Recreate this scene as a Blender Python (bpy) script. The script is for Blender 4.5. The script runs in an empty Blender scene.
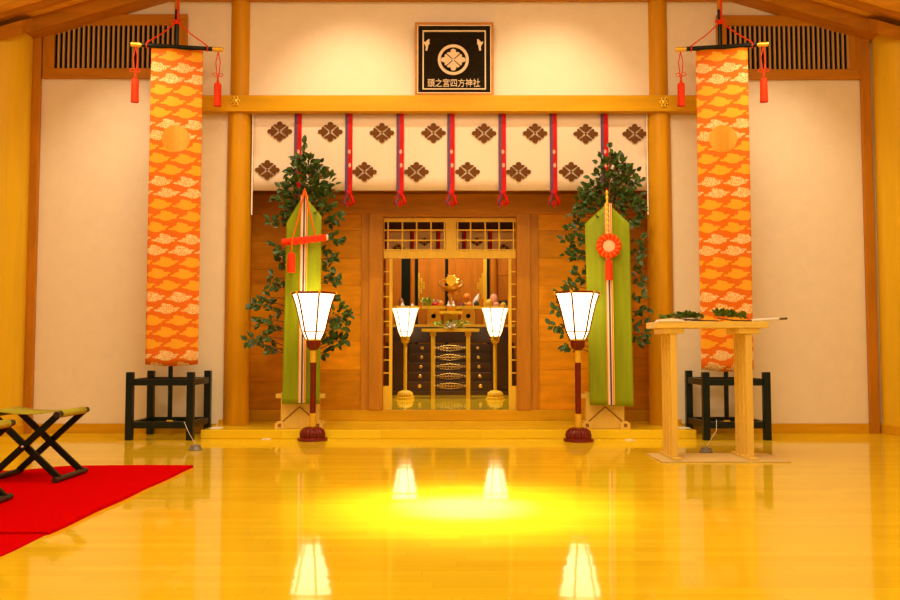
import bpy, math, random
from mathutils import Vector, Matrix

# ------------------------------------------------------------------ camera
FPX, HEYE = 861.0, 0.82
PITCH = math.atan(48 / FPX)
CP, SP = math.cos(PITCH), math.sin(PITCH)
scene = bpy.context.scene
COL = scene.collection
cam_d = bpy.data.cameras.new('camera')
cam = bpy.data.objects.new('camera', cam_d)
COL.objects.link(cam)
cam.location = (0, 0, HEYE)
cam.rotation_euler = (math.pi / 2 + PITCH, 0, 0)
cam_d.sensor_width = 36.0
cam_d.lens = 36.0 * FPX / 900.0
cam_d.clip_end = 60
scene.camera = cam

# ------------------------------------------------------------------ world, lamps, exposure
w = bpy.data.worlds.new('hall_world')
scene.world = w
w.use_nodes = True
bgn = w.node_tree.nodes['Background']
bgn.inputs[0].default_value = (1.0, 0.80, 0.52, 1)
bgn.inputs[1].default_value = 0.45
vs = scene.view_settings
vs.view_transform = 'Standard'
vs.look = 'None'
vs.gamma = 1.0
vs.use_curve_mapping = False
vs.exposure = 0.0
WARM = (1.0, 0.82, 0.55)


def area(name, loc, target, sx, sy, power, col=WARM):
    d = bpy.data.lights.new(name, 'AREA')
    d.shape = 'RECTANGLE'
    d.size, d.size_y, d.energy, d.color = sx, sy, power, col
    o = bpy.data.objects.new(name, d)
    o.location = loc
    o.rotation_euler = (Vector(target) - Vector(loc)).to_track_quat('-Z', 'Y').to_euler()
    COL.objects.link(o)
    return o


def spot(name, loc, target, deg, power, blend=0.6, col=WARM, rad=0.05):
    d = bpy.data.lights.new(name, 'SPOT')
    d.energy, d.color, d.spot_size, d.spot_blend, d.shadow_soft_size = power, col, math.radians(deg), blend, rad
    o = bpy.data.objects.new(name, d)
    o.location = loc
    o.rotation_euler = (Vector(target) - Vector(loc)).to_track_quat('-Z', 'Y').to_euler()
    COL.objects.link(o)
    return o


area('ceiling_light_panel', (0, 4.6, 4.75), (0, 4.6, 0), 5.0, 2.4, 265)
area('hall_fill_light', (0, 1.2, 4.6), (0, 6.5, 1.2), 5.0, 1.6, 85)  # unseen fill light added to brighten the hall from the front
spot('floor_spotlight', (0.05, 5.2, 4.85), (0.08, 4.50, 0), 21, 3000, 1.0, (1.0, 0.90, 0.75), rad=0.35)
spot('floor_spotlight', (0.05, 5.25, 4.85), (0.08, 4.50, 0), 4.5, 130000, 1.0, (1.0, 0.97, 0.94), rad=0.28)
for lx_ in (-3.0, -1.0, 1.0, 3.0):
    spot('alcove_spotlight', (lx_, 6.95, 4.2 if abs(lx_) > 2 else 4.85), (lx_ * 0.95, 8.7, 1.9 if abs(lx_) < 2 else 1.0), 66 if abs(lx_) < 2 else 80, 160 if abs(lx_) < 2 else 112, 0.9, rad=0.04)
area('sanctuary_light', (0, 14.45, 3.4), (0, 14.6, 0.0), 2.4, 0.4, 46)
spot('sanctuary_floor_fill', (0, 12.7, 3.5), (0, 12.8, 0.0), 78, 420, 0.7, rad=0.15)  # unseen spot added to brighten the sanctuary floor
area('shrine_light', (0, 14.6, 3.4), (0, 15.8, 1.2), 2.0, 0.3, 12)


# ------------------------------------------------------------------ pixel helpers (900 x 600 frame)
def ray(px, py):
    u, v = (px - 450) / FPX, (300 - py) / FPX
    return u, CP - v * SP, SP + v * CP


def at(px, py, Y):
    x, y, z = ray(px, py)
    t = Y / y
    return x * t, HEYE + z * t


def gnd(px, py, z=0.0):
    x, y, zz = ray(px, py)
    t = (z - HEYE) / zz
    return x * t, y * t


def AX(px, py, Y):
    return at(px, py, Y)[0]


def AZ(py, Y, px=450):
    return at(px, py, Y)[1]


# ------------------------------------------------------------------ node helper
class S:
    """a float socket with arithmetic"""
    def __init__(self, nt, sock):
        self.nt, self.s = nt, sock

    def op(self, o, *args):
        n = self.nt.nodes.new('ShaderNodeMath')
        n.operation = o
        for i, a in enumerate((self,) + args):
            if isinstance(a, S):
                self.nt.links.new(a.s, n.inputs[i])
            else:
                n.inputs[i].default_value = a
        return S(self.nt, n.outputs[0])

    def __add__(self, o): return self.op('ADD', o)
    def __sub__(self, o): return self.op('SUBTRACT', o)
    def __mul__(self, o): return self.op('MULTIPLY', o)
    def __truediv__(self, o): return self.op('DIVIDE', o)
    def frac(self): return self.op('FRACT')
    def floor(self): return self.op('FLOOR')
    def lt(self, o): return self.op('LESS_THAN', o)
    def gt(self, o): return self.op('GREATER_THAN', o)
    def mx(self, o): return self.op('MAXIMUM', o)
    def mn(self, o): return self.op('MINIMUM', o)
    def mod(self, o): return self.op('FLOORED_MODULO', o)
    def abs(self): return self.op('ABSOLUTE')


def new_mat(name):
    m = bpy.data.materials.new(name)
    m.use_nodes = True
    nt = m.node_tree
    return m, nt, nt.nodes['Principled BSDF']


def ramp(nt, fac, stops):
    r = nt.nodes.new('ShaderNodeValToRGB')
    el = r.color_ramp.elements
    while len(el) < len(stops):
        el.new(0.5)
    for e, (p, c) in zip(el, stops):
        e.position = p
        e.color = (*c, 1)
    nt.links.new(fac, r.inputs[0])
    return r.outputs[0]


def mapping(nt, scale, coord='Object', loc=(0, 0, 0)):
    tc = nt.nodes.new('ShaderNodeTexCoord')
    mp = nt.nodes.new('ShaderNodeMapping')
    mp.inputs['Scale'].default_value = scale
    mp.inputs['Location'].default_value = loc
    nt.links.new(tc.outputs[coord], mp.inputs['Vector'])
    return mp.outputs[0]


def noise(nt, vec, scale=1.0, detail=3.0, rough=0.55):
    n = nt.nodes.new('ShaderNodeTexNoise')
    n.inputs['Scale'].default_value = scale
    n.inputs['Detail'].default_value = detail
    n.inputs['Roughness'].default_value = rough
    nt.links.new(vec, n.inputs['Vector'])
    return n.outputs['Fac']


def bump(nt, b, h, strength, dist=0.01):
    n = nt.nodes.new('ShaderNodeBump')
    n.inputs['Strength'].default_value = strength
    n.inputs['Distance'].default_value = dist
    nt.links.new(h, n.inputs['Height'])
    nt.links.new(n.outputs[0], b.inputs['Normal'])


def mul(c, k):
    return tuple(min(1.0, x * k) for x in c)


def grain_mat(name, c, rough=0.5, scale=(3, 3, 3), var=0.25, metallic=0.0, bmp=0.1, rand=0.0, spec=0.5):
    """procedural material: a base colour with streaks of grain along the axis of smallest scale"""
    m, nt, b = new_mat(name)
    v = mapping(nt, scale)
    if rand:
        oi = nt.nodes.new('ShaderNodeObjectInfo')
        ad = nt.nodes.new('ShaderNodeVectorMath')
        ad.operation = 'SCALE'
        ad.inputs[0].default_value = (37.0, 17.0, 29.0)
        nt.links.new(oi.outputs['Random'], ad.inputs['Scale'])
        ad2 = nt.nodes.new('ShaderNodeVectorMath')
        nt.links.new(v, ad2.inputs[0])
        nt.links.new(ad.outputs[0], ad2.inputs[1])
        v = ad2.outputs[0]
    f = noise(nt, v, 1.0, 4.0)
    col = ramp(nt, f, [(0.25, mul(c, 1 - var)), (0.75, mul(c, 1 + var))])
    if rand:
        hs = nt.nodes.new('ShaderNodeHueSaturation')
        val = S(nt, oi.outputs['Random']) * (2 * rand) + (1 - rand)
        nt.links.new(val.s, hs.inputs['Value'])
        nt.links.new(col, hs.inputs['Color'])
        col = hs.outputs[0]
    nt.links.new(col, b.inputs['Base Color'])
    b.inputs['Roughness'].default_value = rough
    b.inputs['Metallic'].default_value = metallic
    b.inputs['Specular IOR Level'].default_value = spec
    if bmp:
        bump(nt, b, f, bmp, 0.004)
    return m


M = {}
M['plaster'] = grain_mat('plaster', (0.90, 0.78, 0.56), 0.85, (9, 9, 9), 0.03, bmp=0.15, spec=0.2)
M['pillar'] = grain_mat('pillar_wood', (0.66, 0.31, 0.006), 0.42, (14, 14, 1.2), 0.14, bmp=0.05, spec=0.15)
M['beam'] = grain_mat('beam_wood', (0.70, 0.36, 0.005), 0.42, (1.2, 14, 14), 0.14, bmp=0.05, spec=0.15)
M['column'] = grain_mat('column_wood', (0.82, 0.51, 0.016), 0.45, (10, 10, 0.9), 0.10, bmp=0.05, spec=0.15)
M['darkwood'] = grain_mat('brown_trim_wood', (0.54, 0.21, 0.008), 0.5, (2, 16, 16), 0.18, bmp=0.06, spec=0.25)
M['darkwood_v'] = grain_mat('brown_post_wood', (0.54, 0.21, 0.008), 0.5, (16, 16, 2), 0.18, bmp=0.06, spec=0.25)
M['ceilwood'] = grain_mat('ceiling_wood', (0.92, 0.47, 0.05), 0.55, (2, 18, 18), 0.15, bmp=0.05)
M['panelwood'] = grain_mat('alcove_panel_wood', (0.70, 0.28, 0.003), 0.45, (3, 14, 14), 0.22, bmp=0.05, rand=0.16, spec=0.15)
M['shrinewood'] = grain_mat('shrine_wood', (0.52, 0.17, 0.008), 0.45, (10, 10, 1.5), 0.2, bmp=0.05, rand=0.14, spec=0.25)
M['frame_yellow'] = grain_mat('pale_cypress', (0.92, 0.56, 0.02), 0.45, (12, 12, 2), 0.10, bmp=0.04)
M['cypress'] = grain_mat('cypress_stand', (0.86, 0.58, 0.09), 0.5, (14, 14, 2), 0.06, bmp=0.05)
M['cypress_h'] = grain_mat('cypress_board', (0.88, 0.62, 0.11), 0.5, (2, 14, 14), 0.12, bmp=0.05)
M['black'] = grain_mat('black_lacquer', (0.004, 0.010, 0.006), 0.3, (8, 8, 8), 0.2, bmp=0.0, spec=0.3)
M['hollow_shade'] = grain_mat('painted_hollow_shade', (0.010, 0.010, 0.008), 0.9, (8, 8, 8), 0.2, bmp=0.0, spec=0.1)  # near black colour standing in for shade inside hollows
M['altar'] = grain_mat('dark_brown_lacquer', (0.070, 0.030, 0.008), 0.30, (2, 10, 10), 0.25, bmp=0.0)
M['gold'] = grain_mat('gold_leaf', (0.95, 0.62, 0.16), 0.28, (60, 60, 60), 0.15, metallic=0.85, bmp=0.2)
M['brass'] = grain_mat('brass_fitting', (0.92, 0.56, 0.025), 0.3, (40, 40, 40), 0.12, metallic=0.35, bmp=0.1)
M['redlac'] = grain_mat('red_brown_lacquer', (0.17, 0.012, 0.002), 0.22, (10, 10, 10), 0.2, bmp=0.0, spec=0.35)
M['redcord'] = grain_mat('vermilion_silk_cord', (0.80, 0.045, 0.005), 0.6, (90, 90, 90), 0.2, bmp=0.3, spec=0.15)
M['orangecord'] = grain_mat('orange_silk_cord', (0.88, 0.15, 0.008), 0.6, (90, 90, 90), 0.25, bmp=0.3, spec=0.15)
M['carpet'] = grain_mat('red_felt_carpet', (0.64, 0.002, 0.002), 0.95, (160, 160, 160), 0.14, bmp=0.35, spec=0.0)
M['noren'] = grain_mat('cream_cotton', (0.86, 0.68, 0.49), 0.9, (120, 4, 120), 0.03, bmp=0.15, spec=0.1)
M['crest'] = grain_mat('brown_dye', (0.15, 0.055, 0.012), 0.9, (40, 40, 40), 0.15, bmp=0.0, spec=0.1)
M['strap_purple'] = grain_mat('purple_silk', (0.13, 0.035, 0.10), 0.6, (60, 60, 9), 0.25, bmp=0.1)
M['strap_red'] = grain_mat('scarlet_silk', (0.58, 0.006, 0.003), 0.55, (60, 60, 9), 0.2, bmp=0.1, spec=0.15)
M['green_silk'] = grain_mat('green_silk', (0.27, 0.35, 0.004), 0.5, (22, 22, 1.5), 0.14, bmp=0.12, spec=0.25)
M['leaf'] = grain_mat('sakaki_leaf', (0.045, 0.085, 0.010), 0.35, (30, 30, 30), 0.5, bmp=0.0, spec=0.3)
M['leaf_mid'] = grain_mat('fresh_sakaki_leaf', (0.12, 0.20, 0.02), 0.4, (30, 30, 30), 0.4, bmp=0.0, spec=0.3)
M['leaf_pale'] = grain_mat('pale_leaf', (0.42, 0.50, 0.06), 0.45, (30, 30, 30), 0.35, bmp=0.0)
M['twig'] = grain_mat('twig_bark', (0.14, 0.075, 0.02), 0.8, (40, 40, 10), 0.3, bmp=0.2)
M['paper'] = grain_mat('white_paper', (0.92, 0.86, 0.74), 0.8, (30, 30, 30), 0.04, bmp=0.05, spec=0.2)
M['seatcloth'] = grain_mat('yellow_green_canvas', (0.46, 0.43, 0.03), 0.8, (80, 80, 80), 0.2, bmp=0.25, spec=0.2)
M['stoolleg'] = grain_mat('dark_green_lacquer', (0.005, 0.012, 0.003), 0.4, (20, 20, 20), 0.3, bmp=0.0, spec=0.25)
M['barkwood'] = grain_mat('dark_turned_wood', (0.028, 0.024, 0.008), 0.45, (30, 5, 30), 0.3, bmp=0.1)
M['steel'] = grain_mat('steel', (0.75, 0.74, 0.72), 0.3, (30, 30, 30), 0.1, metallic=0.9, bmp=0.0)
M['slat'] = grain_mat('tan_slat_wood', (0.62, 0.36, 0.11), 0.6, (16, 16, 2), 0.15, bmp=0.05)
M['greymetal'] = grain_mat('grey_cast_metal', (0.24, 0.22, 0.19), 0.5, (40, 40, 40), 0.2, metallic=0.3, bmp=0.1)
M['whitecord'] = grain_mat('white_plastic', (0.85, 0.80, 0.70), 0.5, (30, 30, 30), 0.05, bmp=0.0)
M['straw'] = grain_mat('straw_mat', (0.72, 0.55, 0.20), 0.8, (6, 120, 40), 0.22, bmp=0.4, spec=0.2)
M['white_clay'] = grain_mat('white_porcelain', (0.88, 0.84, 0.76), 0.25, (20, 20, 20), 0.04, bmp=0.0)
M['plaque_black'] = grain_mat('plaque_black', (0.018, 0.012, 0.005), 0.9, (30, 30, 30), 0.3, bmp=0.1, spec=0.05)
M['ivory'] = grain_mat('ivory_paint', (0.92, 0.70, 0.42), 0.6, (40, 40, 40), 0.06, bmp=0.1)
for k, c in dict(f_red=(0.62, 0.02, 0.012), f_orange=(0.85, 0.27, 0.02), f_yellow=(0.85, 0.52, 0.03),
                 f_purple=(0.20, 0.02, 0.03), f_green=(0.16, 0.26, 0.03), f_dark=(0.03, 0.055, 0.015),
                 f_pink=(0.85, 0.36, 0.20), f_brown=(0.32, 0.13, 0.03)).items():
    M[k] = grain_mat({'f_red': 'red_skin', 'f_orange': 'orange_peel', 'f_yellow': 'yellow_skin', 'f_purple': 'purple_skin',
                      'f_green': 'green_skin', 'f_dark': 'dark_leaf', 'f_pink': 'pink_skin', 'f_brown': 'brown_skin'}[k],
                     c, 0.4, (40, 40, 40), 0.15, bmp=0.1)


def floor_material():
    m, nt, b = new_mat('polished_floorboards')
    tc = nt.nodes.new('ShaderNodeTexCoord')
    sp = nt.nodes.new('ShaderNodeSeparateXYZ')
    nt.links.new(tc.outputs['Object'], sp.inputs[0])
    x, y = S(nt, sp.outputs[0]), S(nt, sp.outputs[1])
    row = (y / 0.075).floor()
    wn = nt.nodes.new('ShaderNodeTexWhiteNoise')
    wn.noise_dimensions = '1D'
    nt.links.new(row.s, wn.inputs['W'])
    off = S(nt, wn.outputs[0])
    board = ((x / 0.9) + off * 7.3).floor()
    wn2 = nt.nodes.new('ShaderNodeTexWhiteNoise')
    wn2.noise_dimensions = '2D'
    cb = nt.nodes.new('ShaderNodeCombineXYZ')
    nt.links.new(row.s, cb.inputs[0])
    nt.links.new(board.s, cb.inputs[1])
    nt.links.new(cb.outputs[0], wn2.inputs['Vector'])
    g = S(nt, noise(nt, mapping(nt, (1.6, 38, 1)), 1.0, 4.0))
    fac = S(nt, wn2.outputs['Value']) * 0.45 + g * 0.55
    seam = (((y / 0.075).frac() - 0.5).abs()).gt(0.487)
    end = (((((x / 0.9) + off * 7.3).frac()) - 0.5).abs()).gt(0.4985)
    line = seam.mx(end)
    col = ramp(nt, fac.s, [(0.2, (0.88, 0.60, 0.012)), (0.8, (0.97, 0.72, 0.022))])
    mx = nt.nodes.new('ShaderNodeMix')
    mx.data_type = 'RGBA'
    nt.links.new((line * 0.28).s, mx.inputs[0])
    nt.links.new(col, mx.inputs[6])
    mx.inputs[7].default_value = (0.42, 0.17, 0.008, 1)
    nt.links.new(mx.outputs[2], b.inputs['Base Color'])
    b.inputs['Roughness'].default_value = 0.06
    b.inputs['Specular Tint'].default_value = (1.0, 0.84, 0.30, 1)
    b.inputs['Specular IOR Level'].default_value = 0.36
    # every board lies at a slightly different tilt, so reflections break along the joints
    tilt = (y / 0.075).frac() * (off - 0.5) * 0.00055
    h = tilt + S(nt, noise(nt, mapping(nt, (0.8, 16, 1)), 1.0, 1.0)) * 0.00028 - line * 0.00005
    bump(nt, b, h.s, 1.0, 1.0)
    return m


M['floor'] = floor_material()


def brocade_material():
    """orange silk with rows of drifting clouds, some plain gold, some drawn in pale outline"""
    m, nt, b = new_mat('orange_cloud_brocade')
    tc = nt.nodes.new('ShaderNodeTexCoord')
    sp = nt.nodes.new('ShaderNodeSeparateXYZ')
    nt.links.new(tc.outputs['Object'], sp.inputs[0])
    x, z = S(nt, sp.outputs[0]), S(nt, sp.outputs[2])
    n1 = S(nt, noise(nt, mapping(nt, (22, 22, 22)), 1.0, 1.0)) - 0.5
    x = x + n1 * 0.03
    RH, PW = 0.108, 0.235
    q = z / RH
    row = q.floor()
    v = (q.frac() - 0.5) * RH
    wn = nt.nodes.new('ShaderNodeTexWhiteNoise')
    wn.noise_dimensions = '1D'
    nt.links.new(row.s, wn.inputs['W'])
    p = x / PW + row.mod(2.0) * 0.5 + S(nt, wn.outputs[0]) * 0.30
    u = (p.frac() - 0.5) * PW
    d = None
    for cx, cy, rx, ry in ((-0.012, 0.010, 0.040, 0.036), (0.024, 0.004, 0.038, 0.034), (-0.050, -0.010, 0.034, 0.024), (0.058, -0.008, 0.034, 0.022),
                           (0.000, -0.030, 0.052, 0.018), (-0.088, -0.018, 0.030, 0.010), (0.090, 0.006, 0.026, 0.009), (-0.030, 0.034, 0.020, 0.014)):
        a = (u - cx) / rx
        c = (v - cy) / ry
        e = a * a + c * c
        d = e if d is None else d.mn(e)
    cloud = d.lt(1.0)
    rowt = row.mod(5.0)
    outl = rowt.lt(0.5).mx(rowt.gt(3.5))
    vor = nt.nodes.new('ShaderNodeTexVoronoi')
    vor.feature = 'DISTANCE_TO_EDGE'
    vor.inputs['Scale'].default_value = 55
    nt.links.new(tc.outputs['Object'], vor.inputs['Vector'])
    lines = S(nt, vor.outputs['Distance']).lt(0.16)
    pale = cloud * outl * lines
    weave = S(nt, noise(nt, mapping(nt, (220, 220, 90)), 1.0, 1.0))

    def mixc(f, a, bcol):
        k = nt.nodes.new('ShaderNodeMix')
        k.data_type = 'RGBA'
        nt.links.new(f.s, k.inputs[0])
        for i, c in ((6, a), (7, bcol)):
            if isinstance(c, tuple):
                k.inputs[i].default_value = (*c, 1)
            else:
                nt.links.new(c, k.inputs[i])
        return k.outputs[2]
    base = ramp(nt, weave.s, [(0.3, (0.74, 0.14, 0.002)), (0.7, (0.86, 0.20, 0.003))])
    c1 = mixc(cloud * (outl * -0.45 + 1.0), base, (0.92, 0.43, 0.018))
    c2 = mixc(pale, c1, (0.92, 0.66, 0.30))
    nt.links.new(c2, b.inputs['Base Color'])
    b.inputs['Roughness'].default_value = 0.55
    b.inputs['Specular IOR Level'].default_value = 0.2
    bump(nt, b, (cloud * 0.6 + weave * 0.4).s, 0.15, 0.002)
    return m


M['brocade'] = brocade_material()


def lamp_paper(name, strength):
    m, nt, b = new_mat(name)
    b.inputs['Base Color'].default_value = (0.9, 0.8, 0.6, 1)
    f = noise(nt, mapping(nt, (30, 30, 30)), 1.0, 2.0)
    c = ramp(nt, f, [(0.2, (1.0, 0.70, 0.36)), (0.8, (1.0, 0.78, 0.44))])
    nt.links.new(c, b.inputs['Emission Color'])
    b.inputs['Emission Strength'].default_value = strength
    return m


M['lamp_paper'] = lamp_paper('lit_lantern_paper', 4.2)


def stripes_material():
    m, nt, b = new_mat('five_colour_band')
    tc = nt.nodes.new('ShaderNodeTexCoord')
    sp = nt.nodes.new('ShaderNodeSeparateXYZ')
    nt.links.new(tc.outputs['Object'], sp.inputs[0])
    f = S(nt, sp.outputs[0]) / 0.07 + 0.5
    r = nt.nodes.new('ShaderNodeValToRGB')
    r.color_ramp.interpolation = 'CONSTANT'
    stops = [(0, (0.85, 0.26, 0.03)), (0.13, (0.88, 0.74, 0.50)), (0.38, (0.10, 0.05, 0.10)), (0.62, (0.86, 0.70, 0.46)),
             (0.76, (0.80, 0.14, 0.03)), (0.88, (0.90, 0.60, 0.05))]
    el = r.color_ramp.elements
    while len(el) < len(stops):
        el.new(0.5)
    for e, (p, c) in zip(el, stops):
        e.position = p
        e.color = (*c, 1)
    nt.links.new(f.s, r.inputs[0])
    nt.links.new(r.outputs[0], b.inputs['Base Color'])
    b.inputs['Roughness'].default_value = 0.6
    return m


M['stripes'] = stripes_material()


# ------------------------------------------------------------------ mesh builder
class MB:
    def __init__(self):
        self.v, self.f = [], []

    def add(self, vs_, fs):
        o = len(self.v)
        self.v += [tuple(p) for p in vs_]
        self.f += [tuple(i + o for i in f) for f in fs]
        return self

    def box(self, x0, x1, y0, y1, z0, z1):
        return self.add([(x0, y0, z0), (x1, y0, z0), (x1, y1, z0), (x0, y1, z0), (x0, y0, z1), (x1, y0, z1), (x1, y1, z1), (x0, y1, z1)],
                        [(0, 3, 2, 1), (4, 5, 6, 7), (0, 1, 5, 4), (1, 2, 6, 5), (2, 3, 7, 6), (3, 0, 4, 7)])

    def prism(self, poly, y0, y1):
        """polygon in XZ (any order), extruded from y0 to y1"""
        a = sum(poly[i][0] * poly[(i + 1) % len(poly)][1] - poly[(i + 1) % len(poly)][0] * poly[i][1] for i in range(len(poly)))
        if a < 0:
            poly = poly[::-1]
        n = len(poly)
        vs_ = [(x, y0, z) for x, z in poly] + [(x, y1, z) for x, z in poly]
        fs = [tuple(range(n)), tuple(range(2 * n - 1, n - 1, -1))]
        fs += [(i, i + n, (i + 1) % n + n, (i + 1) % n) for i in range(n)]
        return self.add(vs_, fs)

    def tube(self, pts, r, n=8, caps=True, closed=False):
        pts = [Vector(p) for p in pts]
        m = len(pts)
        rs = r if isinstance(r, (list, tuple)) else [r] * m
        vs_, fs = [], []
        up = None
        for i, p in enumerate(pts):
            if closed:
                t = pts[(i + 1) % m] - pts[i - 1]
            else:
                t = pts[min(i + 1, m - 1)] - pts[max(i - 1, 0)]
            t.normalize()
            if up is None:
                up = Vector((0, 0, 1)) if abs(t.z) < 0.9 else Vector((0, 1, 0))
            a = t.cross(up)
            if a.length < 1e-4:
                a = t.cross(Vector((1, 0, 0)))
            a.normalize()
            bb = a.cross(t)
            up = bb
            for k in range(n):
                an = 2 * math.pi * k / n
                vs_.append(p + (a * math.cos(an) + bb * math.sin(an)) * rs[i])
        for i in range(m if closed else m - 1):
            j = (i + 1) % m
            for k in range(n):
                k2 = (k + 1) % n
                fs.append((i * n + k, i * n + k2, j * n + k2, j * n + k))
        if caps and not closed:
            fs.append(tuple(range(n - 1, -1, -1)))
            fs.append(tuple((m - 1) * n + k for k in range(n)))
        return self.add(vs_, fs)

    def lathe(self, prof, n=24, lobes=0, amp=0.0, c=(0, 0, 0)):
        vs_, fs = [], []
        m = len(prof)
        for r, z in prof:
            for k in range(n):
                a = 2 * math.pi * k / n
                rr = r * (1 + amp * (abs(math.sin(a * lobes / 2)) - 0.5)) if lobes else r
                vs_.append((c[0] + rr * math.cos(a), c[1] + rr * math.sin(a), c[2] + z))
        for i in range(m - 1):
            for k in range(n):
                k2 = (k + 1) % n
                fs.append((i * n + k, i * n + k2, (i + 1) * n + k2, (i + 1) * n + k))
        fs.append(tuple(range(n - 1, -1, -1)))
        fs.append(tuple((m - 1) * n + k for k in range(n)))
        return self.add(vs_, fs)

    def ball(self, c, rx, ry=None, rz=None, n=10, m=7):
        ry = rx if ry is None else ry
        rz = rx if rz is None else rz
        vs_, fs = [], []
        for i in range(m + 1):
            t = math.pi * i / m
            for k in range(n):
                a = 2 * math.pi * k / n
                s = max(math.sin(t), 0.02)
                vs_.append((c[0] + rx * s * math.cos(a), c[1] + ry * s * math.sin(a), c[2] - rz * math.cos(t)))
        for i in range(m):
            for k in range(n):
                k2 = (k + 1) % n
                fs.append((i * n + k, i * n + k2, (i + 1) * n + k2, (i + 1) * n + k))
        fs.append(tuple(range(n - 1, -1, -1)))
        fs.append(tuple(m * n + k for k in range(n)))
        return self.add(vs_, fs)

    def grid(self, fn, nu, nv):
        vs_ = [fn(i / nu, j / nv) for j in range(nv + 1) for i in range(nu + 1)]
        fs = [(j * (nu + 1) + i, j * (nu + 1) + i + 1, (j + 1) * (nu + 1) + i + 1, (j + 1) * (nu + 1) + i)
              for j in range(nv) for i in range(nu)]
        return self.add(vs_, fs)

    def mesh(self, name, mat, smooth=False, angle=35):
        me = bpy.data.meshes.new(name)
        me.from_pydata(self.v, [], self.f)
        me.materials.append(M[mat])
        if smooth:
            me.polygons.foreach_set('use_smooth', [True] * len(me.polygons))
            try:
                me.set_sharp_from_angle(angle=math.radians(angle))
            except Exception:
                pass
        me.update()
        return me

    def build(self, name, mat, parent=None, loc=(0, 0, 0), rot=(0, 0, 0), smooth=False, bevel=0.0, thick=0.0, angle=35):
        return place(name, self.mesh(name, mat, smooth, angle), parent, loc, rot, bevel, thick)


def place(name, me, parent=None, loc=(0, 0, 0), rot=(0, 0, 0), bevel=0.0, thick=0.0):
    o = bpy.data.objects.new(name, me)
    COL.objects.link(o)
    o.location = loc
    o.rotation_euler = rot
    if parent is not None:
        o.parent = parent
    if thick:
        s = o.modifiers.new('thickness', 'SOLIDIFY')
        s.thickness = thick
        s.offset = 0
    if bevel:
        b = o.modifiers.new('soft_edge', 'BEVEL')
        b.width = bevel
        b.segments = 2
        b.limit_method = 'ANGLE'
    return o


def tag(o, label, cat, group=None, kind=None):
    o['label'] = label
    o['category'] = cat
    if group:
        o['group'] = group
    if kind:
        o['kind'] = kind
    return o


def thing(name, label, cat, loc=(0, 0, 0), rz=0.0, group=None, kind=None, size=1.0):
    o = bpy.data.objects.new(name, None)
    o.empty_display_size = 0.1
    COL.objects.link(o)
    o.location = loc
    o.rotation_euler = (0, 0, rz)
    o.scale = (size, size, size)
    return tag(o, label, cat, group, kind)


def struct(o, label, cat):
    return tag(o, label, cat, kind='structure')


R = random.Random(7)
YW = 8.39          # plaster face of the back wall
YA = 8.90          # wood face of the alcove
PZ = 0.08          # top of the low platform
SZ = 0.03          # floor of the inner sanctuary
K = 1.255          # its furnishings are of the size of those in the hall

# ================================================================== THE SETTING
fl = MB().box(-4.95, 4.95, -1.0, YA, -0.06, 0.0).build('floor', 'floor')
struct(fl, 'polished golden floorboards of the ceremony hall', 'floor')

pf = MB().box(-2.255, 2.23, 7.84, YA, 0.0, PZ).build('floor_platform', 'floor', bevel=0.006)
struct(pf, 'low wooden platform step in front of the shrine alcove', 'platform')

# plaster wall with the alcove opening
ALX, ALZ = 2.06, 3.26
wb = MB()
wb.box(-4.95, -ALX, YW, YW + 0.12, 0, 5.4)
wb.box(ALX, 4.95, YW, YW + 0.12, 0, 5.4)
wb.box(-ALX, ALX, YW, YW + 0.12, ALZ, 5.4)
struct(wb.build('wall_back', 'plaster'), 'cream plaster wall on both sides of and above the alcove', 'wall')
struct(MB().box(-5.07, -4.95, -1, YW + 0.12, 0, 4.6).build('wall_left', 'plaster'), 'cream plaster side wall behind the column near the stools', 'wall')
struct(MB().box(4.95, 5.07, -1, YW + 0.12, 0, 4.6).build('wall_right', 'plaster'), 'cream plaster side wall behind the column near the offering table', 'wall')

# sloped board ceiling, ridge running away from the viewer
SL = 0.30


def roof_z(x):
    return 5.235 - SL * abs(x)


cl = MB()
for sx in (-1, 1):
    cl.add([(0, -1, roof_z(0)), (sx * 4.95, -1, roof_z(4.95)), (sx * 4.95, YW, roof_z(4.95)), (0, YW, roof_z(0)),
            (0, -1, roof_z(0) + .06), (sx * 4.95, -1, roof_z(4.95) + .06), (sx * 4.95, YW, roof_z(4.95) + .06), (0, YW, roof_z(0) + .06)],
           [(0, 1, 2, 3), (7, 6, 5, 4), (0, 4, 5, 1), (1, 5, 6, 2), (2, 6, 7, 3)])
cl = cl.build('ceiling', 'ceilwood')
struct(cl, 'sloped brown board ceiling with rafters', 'ceiling')
bat = MB()
for sx in (-1, 1):
    bat.prism([(0, roof_z(0)), (sx * 4.95, roof_z(4.95)), (sx * 4.95, roof_z(4.95) - .05), (0, roof_z(0) - .05)], 0, 0.06)
bme = bat.mesh('rafter', 'darkwood')
for i in range(14):
    place('rafter', bme, cl, (0, 7.93 - i * 0.55, 0))

# rake beams against the back wall, one on each slope
for i, sx in enumerate((-1, 1)):
    b = MB().prism([(sx * 2.2, roof_z(2.2)), (sx * 4.94, roof_z(4.94)), (sx * 4.94, roof_z(4.94) - 0.14), (sx * 2.2, roof_z(2.2) - 0.14)], 8.17, YW - 0.002)
    struct(b.build('trim_%d' % (i + 1), 'darkwood', bevel=0.004),
           ['sloping brown rake beam above the louvre by the stools', 'sloping brown rake beam above the louvre by the offering table'][i], 'beam')
tz = AZ(1.6, 8.375)
struct(MB().box(-3.2, 3.2, 8.25, YW - 0.002, tz, tz + 0.14).build('trim_3', 'darkwood', bevel=0.004), 'horizontal tie beam across the top of the plaster wall', 'beam')

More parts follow.
